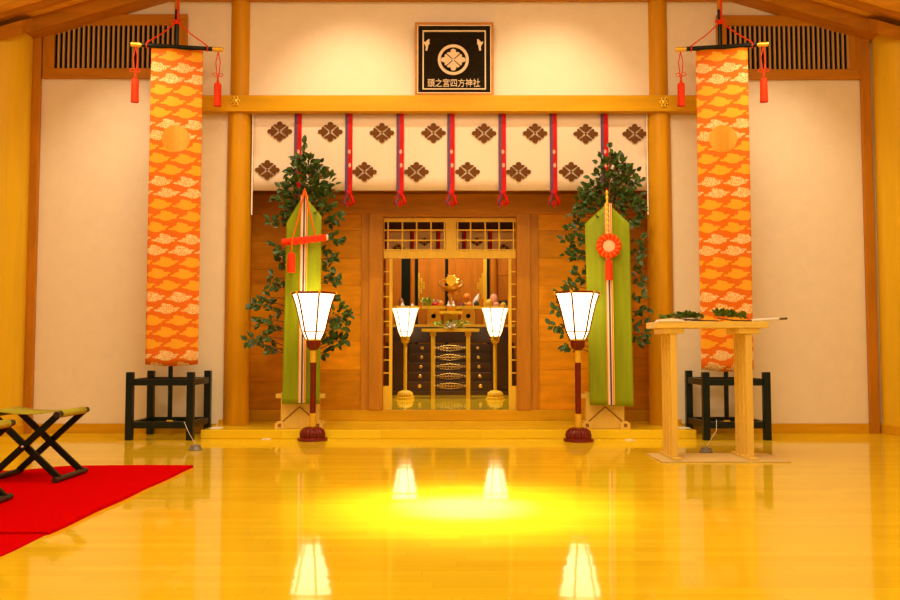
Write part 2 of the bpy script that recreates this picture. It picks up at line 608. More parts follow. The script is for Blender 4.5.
# wall end posts
for i, (a, b_) in enumerate(((27.2, 37.2), (864.5, 873.8))):
    x0, x1 = AX(a, 220, 8.36), AX(b_, 220, 8.36)
    struct(MB().box(x0, x1, 8.345, YW - 0.001, 0, roof_z(x1) - 0.12).build('trim_%d' % (i + 4), 'darkwood_v', bevel=0.004),
           ['thin brown post between wall and column by the stools', 'thin brown post between wall and column by the offering table'][i], 'post')

# round corner columns, tops cut by the sloping beam
for i, sx in enumerate((-1, 1)):
    cx, cy, r = 0, 8.25, 0.30
    if sx > 0:
        cx = AX(877, 220, 8.25) + r * 1.10
    else:
        cx = AX(28, 220, 8.25) - r * 1.10
    n = 48
    mb = MB()
    vs_, fs = [], []
    for zz in ('b', 't'):
        for k in range(n):
            a = 2 * math.pi * k / n
            x, y = r * math.cos(a), r * math.sin(a)
            z = 0.10 if zz == 'b' else roof_z(cx + x) - 0.14 + 0.45 * min(0, cy + y - 8.17)
            vs_.append((x, y, z))
    for k in range(n):
        k2 = (k + 1) % n
        fs.append((k, k2, n + k2, n + k))
    fs.append(tuple(range(n, 2 * n)))
    mb.add(vs_, fs)
    st = thing('trim_%d' % (i + 6), ['big round pale wooden column behind the folding stools', 'big round pale wooden column beyond the offering table'][i],
               'column', (cx, cy, 0), kind='structure')
    mb.build('shaft', 'column', st, smooth=True)
    zi, zo = roof_z(4.03) - 0.14, roof_z(4.93) - 0.14
    xi, xo = sx * 4.03 - cx, sx * 4.93 - cx
    hv = [(xi, -0.30, zi - 0.112), (xo, -0.30, zo - 0.112), (xo, -0.081, zo - 0.004), (xi, -0.081, zi - 0.004)]
    MB().add([(x, y, z + 0.002) for x, y, z in hv] + [(x, y, z + 0.13) for x, y, z in hv],
             [(0, 3, 2, 1) if sx < 0 else (0, 1, 2, 3), (4, 5, 6, 7) if sx < 0 else (7, 6, 5, 4), (0, 1, 5, 4), (1, 2, 6, 5), (2, 3, 7, 6), (3, 0, 4, 7)]).build('capital_block', 'darkwood', st)
    MB().lathe([(r + 0.012, 0), (r + 0.012, 0.085), (r, 0.10)], 48).build('plinth', 'beam', st, smooth=True)

# base boards of the plaster wall
zb = AZ(423.6, YW - 0.02)
struct(MB().box(-4.04, -2.26, YW - 0.025, YW - 0.001, 0, zb).build('baseboard_left', 'beam', bevel=0.003), 'orange wooden baseboard behind the black stand by the stools', 'baseboard')
struct(MB().box(2.24, 4.05, YW - 0.025, YW - 0.001, 0, zb).build('baseboard_right', 'beam', bevel=0.003), 'orange wooden baseboard behind the offering table', 'baseboard')
for sx, nm, lb in ((-1, 'baseboard_platform_left', 'short baseboard on the platform beside the pillar by the stools'),
                   (1, 'baseboard_platform_right', 'short baseboard on the platform beside the pillar by the offering table')):
    x0, x1 = sorted((sx * 2.235, sx * 2.06))
    struct(MB().box(x0, x1, YW - 0.02, YW - 0.001, PZ, PZ + 0.05).build(nm, 'beam'), lb, 'baseboard')

# alcove pillars
for i, px in enumerate((237.3, 661.3)):
    X = AX(px if i == 0 else 661.0, 330, 8.42)
    st = thing('trim_%d' % (i + 8), ['round golden pillar beside the sakaki stand with the corded sword', 'round golden pillar beside the sakaki stand with the mirror'][i],
               'pillar', (X, 8.42, PZ), kind='structure')
    MB().lathe([(0.118, 0), (0.123, 0.01), (0.121, 1.5), (0.117, 3.16)], 40).build('shaft', 'pillar', st, smooth=True)
    MB().lathe([(0.098, 3.161), (0.098, 4.45)], 40).build('upper_shaft', 'pillar', st, smooth=True)

# the long tie beam in front of the pillars with its gilt nail covers
bz0, bz1 = AZ(111.2, 8.27), AZ(95, 8.27)
bm = thing('trim_10', 'long golden horizontal beam carrying the plaque and the curtain', 'beam', (0, 8.27, bz0), kind='structure')
MB().box(-2.47, 2.47, 0, YW - 8.27 - 0.002, 0, bz1 - bz0).build('timber', 'beam', bm, bevel=0.006)
for px, py in ((235, 101), (664.3, 102.3)):
    X, Z = at(px, py, 8.26)
    nb = MB()
    nb.lathe([(0.040, 0), (0.040, 0.012), (0.030, 0.02), (0.012, 0.026), (0.010, 0.034)], 24)
    for k in range(6):
        a = math.pi / 3 * k
        nb.ball((0.036 * math.cos(a), 0.036 * math.sin(a), 0.012), 0.018, 0.018, 0.012, 8, 5)
    nc = nb.build('nail_cover', 'brass', bm, (X, 0.0, Z - bz0), (math.pi / 2, 0, 0), smooth=True)
    nc['label'] = 'gilt flower shaped nail cover'
    hb = MB()
    for k in range(6):
        a = math.pi / 3 * k
        hb.lathe([(0.0065, 0.0), (0.0065, 0.003)], 8, c=(0.033 * math.cos(a), 0.033 * math.sin(a), 0.022))
    hb.build('petal_hole_shade', 'hollow_shade', nc)  # dark discs paint the shade of the petal holes


# louvre windows high on the wall: frame, upright slats, dark board painted as shade
def louvre(name, label, x0, y0, x1, y1, ix0, iy0, ix1, iy1, nsl):
    Yf = YW - 0.035
    st = thing(name, label, 'louvre', (AX((x0 + x1) / 2, (y0 + y1) / 2, Yf), Yf, AZ(y1, Yf)), kind='structure')
    ox, oz = st.location.x, st.location.z
    X0, X1 = AX(x0, 45, Yf) - ox, AX(x1, 45, Yf) - ox
    I0, I1 = AX(ix0, 45, Yf) - ox, AX(ix1, 45, Yf) - ox
    Z0, Z1, J0, J1 = AZ(y1, Yf) - oz, AZ(y0, Yf) - oz, AZ(iy1, Yf) - oz, AZ(iy0, Yf) - oz
    D = 0.034
    MB().box(X0, X1, 0, D, J1, Z1).build('rail', 'darkwood', st, bevel=0.004)
    MB().box(X0, X1, 0, D, Z0, J0).build('rail', 'darkwood', st, bevel=0.004)
    MB().box(X0, I0, 0.001, D, J0, J1).build('stile', 'darkwood_v', st, bevel=0.003)
    MB().box(I1, X1, 0.001, D, J0, J1).build('stile', 'darkwood_v', st, bevel=0.003)
    MB().box(I0, I1, 0.028, D, J0, J1).build('shade_board', 'hollow_shade', st)  # dark board painted as the shade behind the slats
    pitch = (I1 - I0) / nsl
    me = MB().box(-pitch * 0.17, pitch * 0.17, 0.008, 0.027, J0, J1).mesh('slat', 'slat')
    for k in range(nsl):
        place('slat', me, st, (I0 + pitch * (k + 0.85), 0, 0))


louvre('window_1', 'long brown louvre with upright slats above the wall by the stools', 43, 14, 187, 78, 54, 25, 178, 68, 25)
louvre('window_2', 'long brown louvre with upright slats above the wall by the offering table', 717, 15, 860.5, 79, 727, 25.5, 849, 69, 25)

# alcove shell: boarded back wall, soffit, cheeks
DX0, DX1 = AX(383, 320, YA), AX(516.5, 320, YA)     # door opening
DZ1 = AZ(217, YA)
wa = MB()
wa.box(-ALX - 0.12, DX0 - 0.15, YA, YA + 0.08, PZ, 3.3)
wa.box(DX1 + 0.15, ALX + 0.12, YA, YA + 0.08, PZ, 3.3)
wa.box(DX0 - 0.15, DX1 + 0.15, YA, YA + 0.08, DZ1 + 0.02, 3.3)
wa.box(-ALX - 0.1, -ALX, YW + 0.12, YA, PZ, 3.3)
wa.box(ALX, ALX + 0.1, YW + 0.12, YA, PZ, 3.3)
wa.box(-ALX - 0.1, ALX + 0.1, YW + 0.12, YA + 0.08, ALZ, ALZ + 0.06)
wal = wa.build('wall_alcove', 'darkwood')
struct(wal, 'brown boarded back wall of the shrine alcove', 'wall')
sillz = AZ(410, YA - 0.045)
lz0, lz1 = AZ(214, YA - 0.03), AZ(194, YA - 0.03)
for sx in (-1, 1):
    xa, xb = (-ALX, AX(361, 320, YA)) if sx < 0 else (AX(538.5, 320, YA), ALX)
    inner = xb if sx < 0 else xa
    cols = [(xa, xa + (xb - xa) * 0.42), (xa + (xb - xa) * 0.42, xb)] if sx < 0 else [(xa, xa + (xb - xa) * 0.45), (xa + (xb - xa) * 0.45, xb)]
    for ci, (c0, c1) in enumerate(cols):
        nrow = 7
        zs = [sillz + (lz0 - sillz) * k / nrow for k in range(nrow + 1)]
        sh = 0.12 if (ci + (sx > 0)) % 2 else 0.0
        zs = [sillz] + [z + sh for z in zs[1:-1]] + [lz0]
        for k in range(nrow):
            g = 0.0015
            dd = R.uniform(0.010, 0.016)
            o = MB().box(c0 + g, c1 - g, -dd, -0.0005, zs[k] + g, zs[k + 1] - g).build('panel', 'panelwood', wal, (0, YA, 0))
    # posts beside the door
    for a, b_, dep in (((361, 369.3, 0.03), (369.3, 383, 0.055)) if sx < 0 else ((516.5, 530.3, 0.055), (530.3, 538.5, 0.03))):
        MB().box(AX(a, 320, YA), AX(b_, 320, YA), YA - dep, YA + 0.10, sillz, lz0).build('door_post', 'darkwood_v', wal, bevel=0.004)
MB().box(-ALX, ALX, YA - 0.06, YA - 0.001, lz0, lz1).build('lintel', 'darkwood', wal, bevel=0.005)
MB().box(-ALX, ALX, YA - 0.035, YA - 0.001, lz1 + .002, ALZ - 0.002).build('upper_board', 'darkwood', wal)
MB().box(DX0, DX1, YA - 0.04, YA + 0.1, DZ1, lz0).build('door_head', 'darkwood', wal)
MB().box(-ALX, ALX, YA - 0.045, YA - 0.002, PZ, sillz).build('sill', 'beam', wal, bevel=0.004)

# lattice transom and side lattices in the doorway
YT = YA + 0.03
TW = 'frame_yellow'
tr = thing('window_3', 'pale cypress lattice transom over the sanctuary doorway', 'transom', ((DX0 + DX1) / 2, YT, AZ(258, YT)), kind='structure')
tx, tz_ = tr.location.x, tr.location.z


def tb(name, xa, ya, xb, yb, dep=0.03, d0=0.0):
    x0, x1 = AX(xa, 235, YT) - tx, AX(xb, 235, YT) - tx
    return MB().box(max(x0, DX0 - tx + .001), min(x1, DX1 - tx - .001), d0, dep, AZ(yb, YT) - tz_, AZ(ya, YT) - tz_).build(name, TW, tr, bevel=0.002)


tb('rail', 383, 251, 517, 258.3, 0.05)
tb('rail', 383, 218, 517, 220.6, 0.04)
tb('mullion', 445.8, 220.6, 456.2, 251, 0.045)
for xs in ((383.6, 388, 402.3, 416.6, 431, 444.6), (457.5, 470.6, 485.2, 499.2, 513.6, 516.2)):
    for x in xs:
        tb('muntin', x - 0.75, 220.6, x + 0.75, 251, 0.02, 0.004)
for ys in (230, 240.2, 249.9):
    for a, b_ in ((383, 445.8), (456.2, 517)):
        tb('glazing_bar', a, ys - 0.7, b_, ys + 0.7, 0.018, 0.006)
tb('glazing_bar', 383, 220.6, 445.8, 221.9, 0.018, 0.006)
tb('glazing_bar', 456.2, 220.6, 517, 221.9, 0.018, 0.006)
for i, (a, b_, st0, st1) in enumerate(((383, 392.4, 389.2, 392.4), (507.6, 516.5, 508.4, 511.6))):
    s = thing('window_%d' % (i + 4), ['narrow lattice side screen in the doorway beside the corded sword stand', 'narrow lattice side screen in the doorway beside the mirror stand'][i],
              'lattice', (AX((a + b_) / 2, 320, YT), YT, SZ), kind='structure')
    ox = s.location.x
    X0, X1 = AX(a, 320, YT) - ox + .002, AX(b_, 320, YT) - ox - .002
    s0, s1 = AX(st0, 320, YT) - ox, AX(st1, 320, YT) - ox
    ztop = AZ(258.5, YT) - SZ
    MB().box(s0, s1, 0, 0.03, 0, ztop).build('stile', TW, s, bevel=0.002)
    e0, e1 = (X0, s0) if i == 0 else (s1, X1)
    MB().box(e0, e1, 0.002, 0.028, 0, AZ(386, YT) - SZ).build('kick_panel', TW, s)
    for y in (271.5, 284, 296.6, 309, 321.4, 334.3, 347, 360, 373):
        z = AZ(y, YT) - SZ
        MB().box(e0, e1, 0.006, 0.02, z - 0.006, z + 0.006).build('glazing_bar', TW, s)

# ---- inner sanctuary shell
struct(MB().box(-2.2, 2.2, YA + 0.001, 16.2, SZ - 0.08, SZ).build('floor_sanctuary', 'floor'), 'golden floor inside the sanctuary', 'floor')
wi = MB()
wi.box(-2.3, -2.2, YA + 0.08, 16.3, 0, 3.7)
wi.box(2.2, 2.3, YA + 0.08, 16.3, 0, 3.7)
wi.box(-2.3, 2.3, 16.2, 16.3, 0, 3.7)
wi.box(-2.3, 2.3, YA + 0.08, 16.3, 3.7, 3.8)
wis = wi.build('wall_sanctuary', 'shrinewood')
struct(wis, 'orange wooden walls of the inner sanctuary', 'wall')
YB = 15.75
# framing of the inner shrine front: posts, jambs and the two shut doors
for a, b_, mt, dep in ((386, 401.5, 'shrinewood', 0.05), (401.5, 410, 'black', 0.02), (415, 418.3, 'black', 0.02), (483.3, 486.6, 'frame_yellow', 0.06), (486.6, 489.6, 'black', 0.02)):
    MB().box(AX(a, 280, YB), AX(b_, 280, YB), YB - dep, YB + 0.05, SZ, 3.3).build('shrine_jamb', mt, wis)
for px, r in ((412.5, 0.045), (493.5, 0.069)):
    MB().lathe([(r, 0), (r, 3.2)], 20).build('shrine_post', 'shrinewood', wis, (AX(px, 280, YB), YB - 0.02, SZ), smooth=True)
for k in range(6):
    MB().box(AX(497.5, 280, YB), AX(518, 280, YB), YB, YB + 0.03, SZ + 0.53 * k + 0.003, SZ + 0.53 * (k + 1) - 0.003).build('shrine_board', 'shrinewood', wis)
for i, (a, b_) in enumerate(((418.3, 445), (448.3, 483.3))):
    x0, x1 = AX(a, 280, YB), AX(b_, 280, YB)
    d = thing('door_%d' % (i + 1), ['inner shrine door leaf behind the vegetable offerings', 'inner shrine door leaf behind the orange offerings'][i], 'door',
              ((x0 + x1) / 2, YB, SZ + 0.6), kind='structure')
    hw = (x1 - x0) / 2
    MB().box(-hw, hw, -0.02, 0.02, 0, 2.6).build('leaf', 'shrinewood', d)
    xe = -hw if i == 0 else hw
    sg = 1 if i == 0 else -1
    zc = AZ(286, YB) - (SZ + 0.6)
    ft = MB()
    hgt, wid = 0.215, 0.125
    for j in range(11):                     # openwork triangle: scrolls thinning to the tips
        t = -1 + 2 * j / 10
        for q in range(3):
            wq = (1 - abs(t)) * wid
            if q * 0.041 <= wq:
                ft.tube([(xe + sg * (q * 0.041 + 0.015 + 0.015 * math.cos(a)), -0.026, zc + t * hgt + 0.015 * math.sin(a)) for a in [2 * math.pi * s_ / 8 for s_ in range(8)]],
                        0.008, 5, closed=True)
    ft.box(min(xe, xe + sg * .010), max(xe, xe + sg * .010), -0.03, -0.02, zc - hgt - .02, zc + hgt + .02)
    ft.build('metal_fitting', 'brass', d, smooth=True)['label'] = 'openwork gilt door fitting'
struct(MB().box(AX(445, 280, YB), AX(448.3, 280, YB), YB, YB + 0.04, SZ, 3.2).build('trim_11', 'black'), 'black strip painted as the shaded gap between the two inner shrine doors', 'gap')  # black strip stands in for the shade in the door gap


# ================================================================== CREST (four petalled flower diamond)
def crest_faces(mb, hw, hh, y0, y1, cx=0, cz=0, scale_in=0.13):
    lob = [(0.50, 0.345, 0.205), (0.78, 0.0, 0.22), (0.50, -0.345, 0.205)]
    for q in range(4):
        pts_in, pts_out = [], []
        N_ = 26
        for k in range(N_ + 1):
            t = math.radians(-41.5 + 83 * k / N_)
            d = (math.cos(t), math.sin(t))
            rr = 0.45
            for (a, b_, r) in lob:
                dot = a * d[0] + b_ * d[1]
                disc = dot * dot - (a * a + b_ * b_ - r * r)
                if disc > 0:
                    rr = max(rr, dot + math.sqrt(disc))
            pts_out.append((rr * d[0], rr * d[1]))
        poly = [(scale_in, 0.0)] + pts_out
        rot = [(1, 0, 0, 1), (0, -1, 1, 0), (-1, 0, 0, -1), (0, 1, -1, 0)][q]
        pp = [(cx + hw * (rot[0] * a + rot[1] * b_), cz + hh * (rot[2] * a + rot[3] * b_)) for a, b_ in poly]
        mb.prism(pp, y0, y1)
    mb.prism([(cx + hw * 0.10 * math.cos(a), cz + hh * 0.10 * math.sin(a)) for a in [2 * math.pi * k / 8 for k in range(8)]], y0, y1)
    return mb


# ================================================================== CURTAIN UNDER THE BEAM
def curtain(label, Y, x0, x1, z0, z1, crests, straps, strap_end, hw, hh, sw, group=None, ripple=0.012):
    c = thing('shrine_curtain', label, 'curtain', ((x0 + x1) / 2, Y, z0))
    ox = c.location.x

    def fn(u, v):
        x = x0 + (x1 - x0) * u - ox
        return (x, ripple * 0.35 * math.sin(u * 22) * (1 - v), (z1 - z0) * v)
    MB().grid(fn, 80, 6).build('cloth', 'noren', c, smooth=True, thick=0.004)
    cme = crest_faces(MB(), hw, hh, -0.004, -0.001).mesh('crest', 'crest')
    for (X, Z) in crests:
        o = place('crest', cme, c, (X - ox, -0.006 - ripple * 0.35, Z - z0))
    for X in straps:
        L = z1 - z0
        s = MB()
        s.box(-sw, -sw * 0.12, -0.006, -0.001, -0.02, L).build('strap', 'strap_purple', c, (X - ox, -0.014, 0))
        s2 = MB().box(-sw * 0.12, sw, -0.008, -0.001, -0.02, L).build('strap', 'strap_red', c, (X - ox, -0.014, 0))
        if strap_end:
            for ex, ez in ((-0.05, 0.48), (0.1, 0.31)):
                MB().ball((0, 0, 0), sw * 0.42, 0.0015, sw * 0.6, 7, 5).build('embroidery', 'f_pink', s2, (ex * sw + sw * 0.2, -0.009, L * ez), smooth=True)
            k = MB()
            e = strap_end
            k.ball((0, 0, -0.03), sw * 0.9, sw * 0.6, sw * 0.8, 8, 6)
            for sgn in (-1, 1):
                k.tube([(0, 0, -0.03), (sgn * sw * 0.9, -0.005, -0.03 - e * 0.35), (sgn * sw * 1.3, 0, -0.03 - e * 0.8), (sgn * sw * 0.5, 0.004, -0.03 - e),
                        (sgn * sw * 0.1, 0, -0.03 - e * .6)], [sw * 0.35, sw * 0.45, sw * 0.5, sw * 0.45, sw * 0.2], 7)
            k.build('strap_knot', 'strap_red', s2, (sw * 0.1, -0.006, 0.0), smooth=True)
            k2 = MB().tube([(-sw * .3, 0, -0.03), (-sw * 1.2, 0.002, -0.03 - e * .7), (-sw * .7, 0, -0.03 - e * .98)], [sw * .3, sw * .42, sw * .25], 7)
            k2.build('strap_knot', 'strap_purple', s2, (sw * 0.1, -0.016, 0.0), smooth=True)
    return c


YN = 8.375
nz0, nz1 = AZ(190.5, YN), bz0 + 0.03
cr = [at(x, y, YN) for x, y in ((280, 131.5), (330.5, 132), (382, 133), (433.5, 133.2), (484, 133.5), (535, 133.5), (585.5, 134), (634.5, 134),
                                (267.5, 170), (317, 171), (364.5, 172), (416.5, 172), (467.5, 172), (518.5, 172), (571, 172), (622, 172))]
stp = [AX(x, 150, YN) for x in (298.2, 349, 400.2, 451, 502.2, 553.2, 604.2)]
cur = curtain('long cream curtain with brown flower diamond crests hanging under the beam', YN, AX(252, 150, YN), AX(647.5, 150, YN), nz0, nz1, cr, stp, 0.125,
              0.122, 0.097, 0.036)
for px in (252.3, 647.4):
    MB().box(-0.006, 0.006, -0.003, 0.003, AZ(215, YN) - nz0, nz1 - nz0).build('edge_strip', 'paper', cur, (AX(px, 190, YN) - cur.location.x, -0.012, 0))  # thin white strip at each end, hanging lower than the cloth
YN2 = 14.1
zi0 = AZ(255.5, YN2)
curtain('small cream curtain with crests seen through the transom inside the sanctuary', YN2, -1.4, 1.4, zi0, AZ(229.5, YN2),
        [at(x, y, YN2) for x, y in ((398.5, 248.5), (424.5, 242), (450.5, 248.5), (477, 242), (503.5, 248.5))],
        [AX(x, 245, YN2) for x in (386.5, 412, 438, 464, 490, 515.5)], 0, 0.098, 0.069, 0.034)
struct(MB().box(-2.19, 2.19, YN2 + 0.02, YN2 + 0.10, AZ(229.5, YN2), 3.69).build('trim_12', 'altar'), 'dark head board above the small inner curtain', 'beam')


# ================================================================== PLAQUE
YP = 8.30
px0, px1 = AX(415, 60, YP), AX(493.5, 60, YP)
pz0, pz1 = bz1, AZ(23, YP)
pw, ph = px1 - px0, pz1 - pz0
pq = thing('shrine_plaque', 'black shrine name plaque with pale crest and lettering on the beam', 'plaque', ((px0 + px1) / 2, YP, pz0))
hw_ = pw / 2


def ring_frame(o0, o1, z0, z1, t, y0, y1, name, mat, par, tb_=None):
    f = MB()
    tb_ = t if tb_ is None else tb_
    f.box(o0, o1, y0, y1, z1 - t, z1)
    f.box(o0, o1, y0, y1, z0, z0 + tb_)
    f.box(o0, o0 + t, y0, y1, z0 + tb_, z1 - t)
    f.box(o1 - t, o1, y0, y1, z0 + tb_, z1 - t)
    return f.build(name, mat, par)


ring_frame(-hw_, hw_, 0, ph, 0.022, -0.02, 0.06, 'outer_frame', 'darkwood', pq)
ring_frame(-hw_ + 0.022, hw_ - 0.022, 0.022, ph - 0.022, 0.010, -0.012, 0.05, 'gilt_line', 'ivory', pq)
ring_frame(-hw_ + 0.032, hw_ - 0.032, 0.032, ph - 0.032, 0.042, -0.006, 0.05, 'black_border', 'plaque_black', pq, 0.030)
ring_frame(-hw_ + 0.074, hw_ - 0.074, 0.062, ph - 0.074, 0.012, -0.004, 0.05, 'gilt_line', 'ivory', pq)
MB().box(-hw_ + 0.03, hw_ - 0.03, 0.012, 0.06, 0.03, ph - 0.03).build('back_board', 'plaque_black', pq)
ccx, ccz = AX(453.3, 59.5, YP) - (px0 + px1) / 2, AZ(59.5, YP) - pz0
rg = MB()
for k in range(48):
    a0, a1 = 2 * math.pi * k / 48, 2 * math.pi * (k + 1) / 48
    rg.prism([(ccx + r * math.cos(a), ccz + r * math.sin(a)) for r, a in ((0.124, a0), (0.152, a0), (0.152, a1), (0.124, a1))], 0.003, 0.014)
rg.build('crest_ring', 'ivory', pq)
crest_faces(MB(), 0.122, 0.108, 0.003, 0.014, ccx, ccz, 0.05).build('crest', 'ivory', pq)
dove = [(-0.028, 0.03), (-0.012, 0.022), (0.0, 0.034), (0.012, 0.048), (0.026, 0.046), (0.022, 0.03), (0.026, 0.012), (0.014, -0.004), (0.010, -0.03), (0.004, -0.052),
        (-0.010, -0.048), (-0.006, -0.02), (-0.014, 0.0), (-0.026, 0.012)]
for sx in (-1, 1):
    MB().prism([(x * (1.0 if sx > 0 else -1.0) * -1 * 1.15, z * 1.15) for x, z in dove], 0.004, 0.014).build('corner_emblem', 'ivory', pq, (ccx + sx * 0.262, 0, ccz + 0.150))
fc = bpy.data.curves.new('plaque_text', 'FONT')
fc.body = '頭之宮四方神社'
fc.size = 0.088
fc.align_x = 'CENTER'
fc.extrude = 0.004
fo = bpy.data.objects.new('plaque_text_tmp', fc)
COL.objects.link(fo)
bpy.context.view_layer.update()
fme = bpy.data.meshes.new_from_object(fo.evaluated_get(bpy.context.evaluated_depsgraph_get()))
bpy.data.objects.remove(fo)
fme.materials.clear()
fme.materials.append(M['ivory'])
xs_ = [v.co.x for v in fme.vertices]
if xs_:
    want = AX(480, 83, YP) - AX(427.5, 83, YP)
    k = want / (max(xs_) - min(xs_))
    mid = (max(xs_) + min(xs_)) / 2
    for v in fme.vertices:
        v.co.x = (v.co.x - mid) * k
lt = place('lettering', fme, pq, (AX(453.8, 83, YP) - (px0 + px1) / 2, 0.008, AZ(86.0, YP) - pz0), (math.pi / 2, 0, 0))


# ================================================================== STANDING LANTERNS
def lantern(label, loc, s=1.0, red=True, rz=0.0, group=None):
    wood_ = 'redlac' if red else 'frame_yellow'
    rib = 'redlac' if red else 'darkwood_v'
    t = thing('standing_lantern', label, 'lantern', loc, rz, group)
    L = lambda z: z * s
    bs = MB().lathe([(0.136 * s, 0), (0.139 * s, 0.008 * s), (0.134 * s, 0.026 * s), (0.115 * s, 0.034 * s)], 40).build('foot_ring', wood_, t, smooth=True)
    MB().lathe([(0.108 * s, 0.03 * s), (0.114 * s, 0.055 * s), (0.104 * s, 0.09 * s), (0.075 * s, 0.115 * s), (0.04 * s, 0.125 * s)], 128, 20, 0.10).build('lobed_base', wood_, t, smooth=True, angle=60)
    MB().lathe([(0.027 * s, 0.12 * s), (0.027 * s, 0.70 * s), (0.027 * s, 0.83 * s)], 16).build('pole', wood_, t, smooth=True)
    if red:
        for z0, z1 in ((0.12, 0.245), (0.705, 0.825)):
            o = MB().lathe([(0.0295 * s, z0 * s), (0.0295 * s, z1 * s)], 16).build('pole_fitting', 'brass', t, smooth=True)
            o['label'] = 'gilt pole fitting'
    MB().lathe([(0.03 * s, 0.815 * s), (0.052 * s, 0.835 * s), (0.062 * s, 0.87 * s), (0.062 * s, 0.905 * s)], 72, 12, 0.10).build('cup', wood_, t, smooth=True, angle=60)
    MB().lathe([(0.07 * s, 0.905 * s), (0.07 * s, 0.92 * s)], 6).build('collar', 'brass' if red else wood_, t)
    prof = [(0.072, 0.918), (0.106, 0.985), (0.126, 1.07), (0.148, 1.16), (0.172, 1.25), (0.204, 1.335)]
    ang = [math.pi / 3 * k for k in range(6)]

    def pt(r, a, z):
        return Vector((r * s * math.cos(a), r * s * math.sin(a), z * s))
    for k in range(6):
        a0, a1 = ang[k], ang[(k + 1) % 6]
        vs_, fs = [], []
        for r, z in prof:
            vs_ += [pt(r * 0.985, a0, z), pt(r * 0.985, a1, z)]
        for j in range(len(prof) - 1):
            fs.append((2 * j, 2 * j + 1, 2 * j + 3, 2 * j + 2))
        MB().add(vs_, fs).build('paper_panel', 'lamp_paper', t)
    for k in range(6):
        MB().tube([pt(r, ang[k], z) for r, z in prof], 0.0088 * s, 6).build('shade_rib', rib, t, smooth=True)
    for r, z, rr, nm, mt in ((0.106, 0.985, 0.0055, 'lower_hoop', rib), (0.206, 1.335, 0.011, 'top_rim', 'redlac' if red else 'frame_yellow')):
        f = MB()
        for k in range(6):
            f.tube([pt(r, ang[k], z), pt(r, ang[(k + 1) % 6], z)], rr * s, 6)
        f.build(nm, mt, t, smooth=True)
    for k in range(6):
        p0 = pt(0.207, ang[k], 1.335)
        MB().lathe([(0.014 * s, 0), (0.014 * s, 0.027 * s)], 8).build('rim_fitting', 'brass' if red else wood_, t, (p0.x, p0.y, p0.z - 0.0135 * s), smooth=True)
    return t


lx, ly = gnd(312.5, 440.4)
lantern('tall red lacquer lantern standing before the sakaki with the corded sword', (lx, ly, 0), 0.98, True, math.radians(-7 + 0))
rx, ry = gnd(578.5, 441.2)
lantern('tall red lacquer lantern standing before the sakaki with the mirror', (rx, ry, 0), 0.98, True, math.radians(7))
for i, px in enumerate((405.2, 495.2)):
    X = AX(px, 390, 13.45)
    lantern(['plain wooden lantern in the sanctuary below the white clay offerings', 'plain wooden lantern in the sanctuary below the apple offerings'][i],
            (X, 13.45, SZ), 1.06, False, math.radians(-7 if i == 0 else 7))


# ================================================================== BROCADE BANNERS ON BLACK STANDS
def tassel(par, name, x, y, ztop, zt, r, ln, mat='redcord', rings=True):
    """cord loop from ztop down to zt, knot, then the tassel body"""
    cordm = MB()
    h = ztop - zt
    cordm.tube([(x, y, ztop), (x - r * 0.55, y, ztop - h * 0.35), (x - r * 0.25, y, ztop - h * 0.72), (x, y, zt)], r * 0.13, 6)
    cordm.tube([(x, y, ztop), (x + r * 0.55, y, ztop - h * 0.35), (x + r * 0.25, y, ztop - h * 0.72), (x, y, zt)], r * 0.13, 6)
    cordm.ball((x, y, zt + r * 0.3), r * 0.35, r * .35, r * .5, 8, 6)
    for sg in (-1, 1):                # bow
        zc = zt + h * 0.25
        cordm.tube([(x + sg * r * (0.1 + 0.8 * (1 - math.cos(a)) / 2 * 1.5), y - 0.004, zc + r * 0.42 * math.sin(a)) for a in [2 * math.pi * q / 12 for q in range(12)]], r * 0.10, 5, closed=True)
    c = cordm.build('tassel_cord', mat, par, smooth=True)
    b = MB()
    prof = [(r * 0.25, 0), (r * 0.75, -r * 0.18), (r * 0.95, -r * 0.6), (r * 0.95, -ln * 0.5), (r * 1.02, -ln)]
    b.lathe([(p, z) for p, z in prof[::-1]], 18, 18, 0.05)
    b.build('tassel', mat, c, (x, y, zt), smooth=True, angle=70)


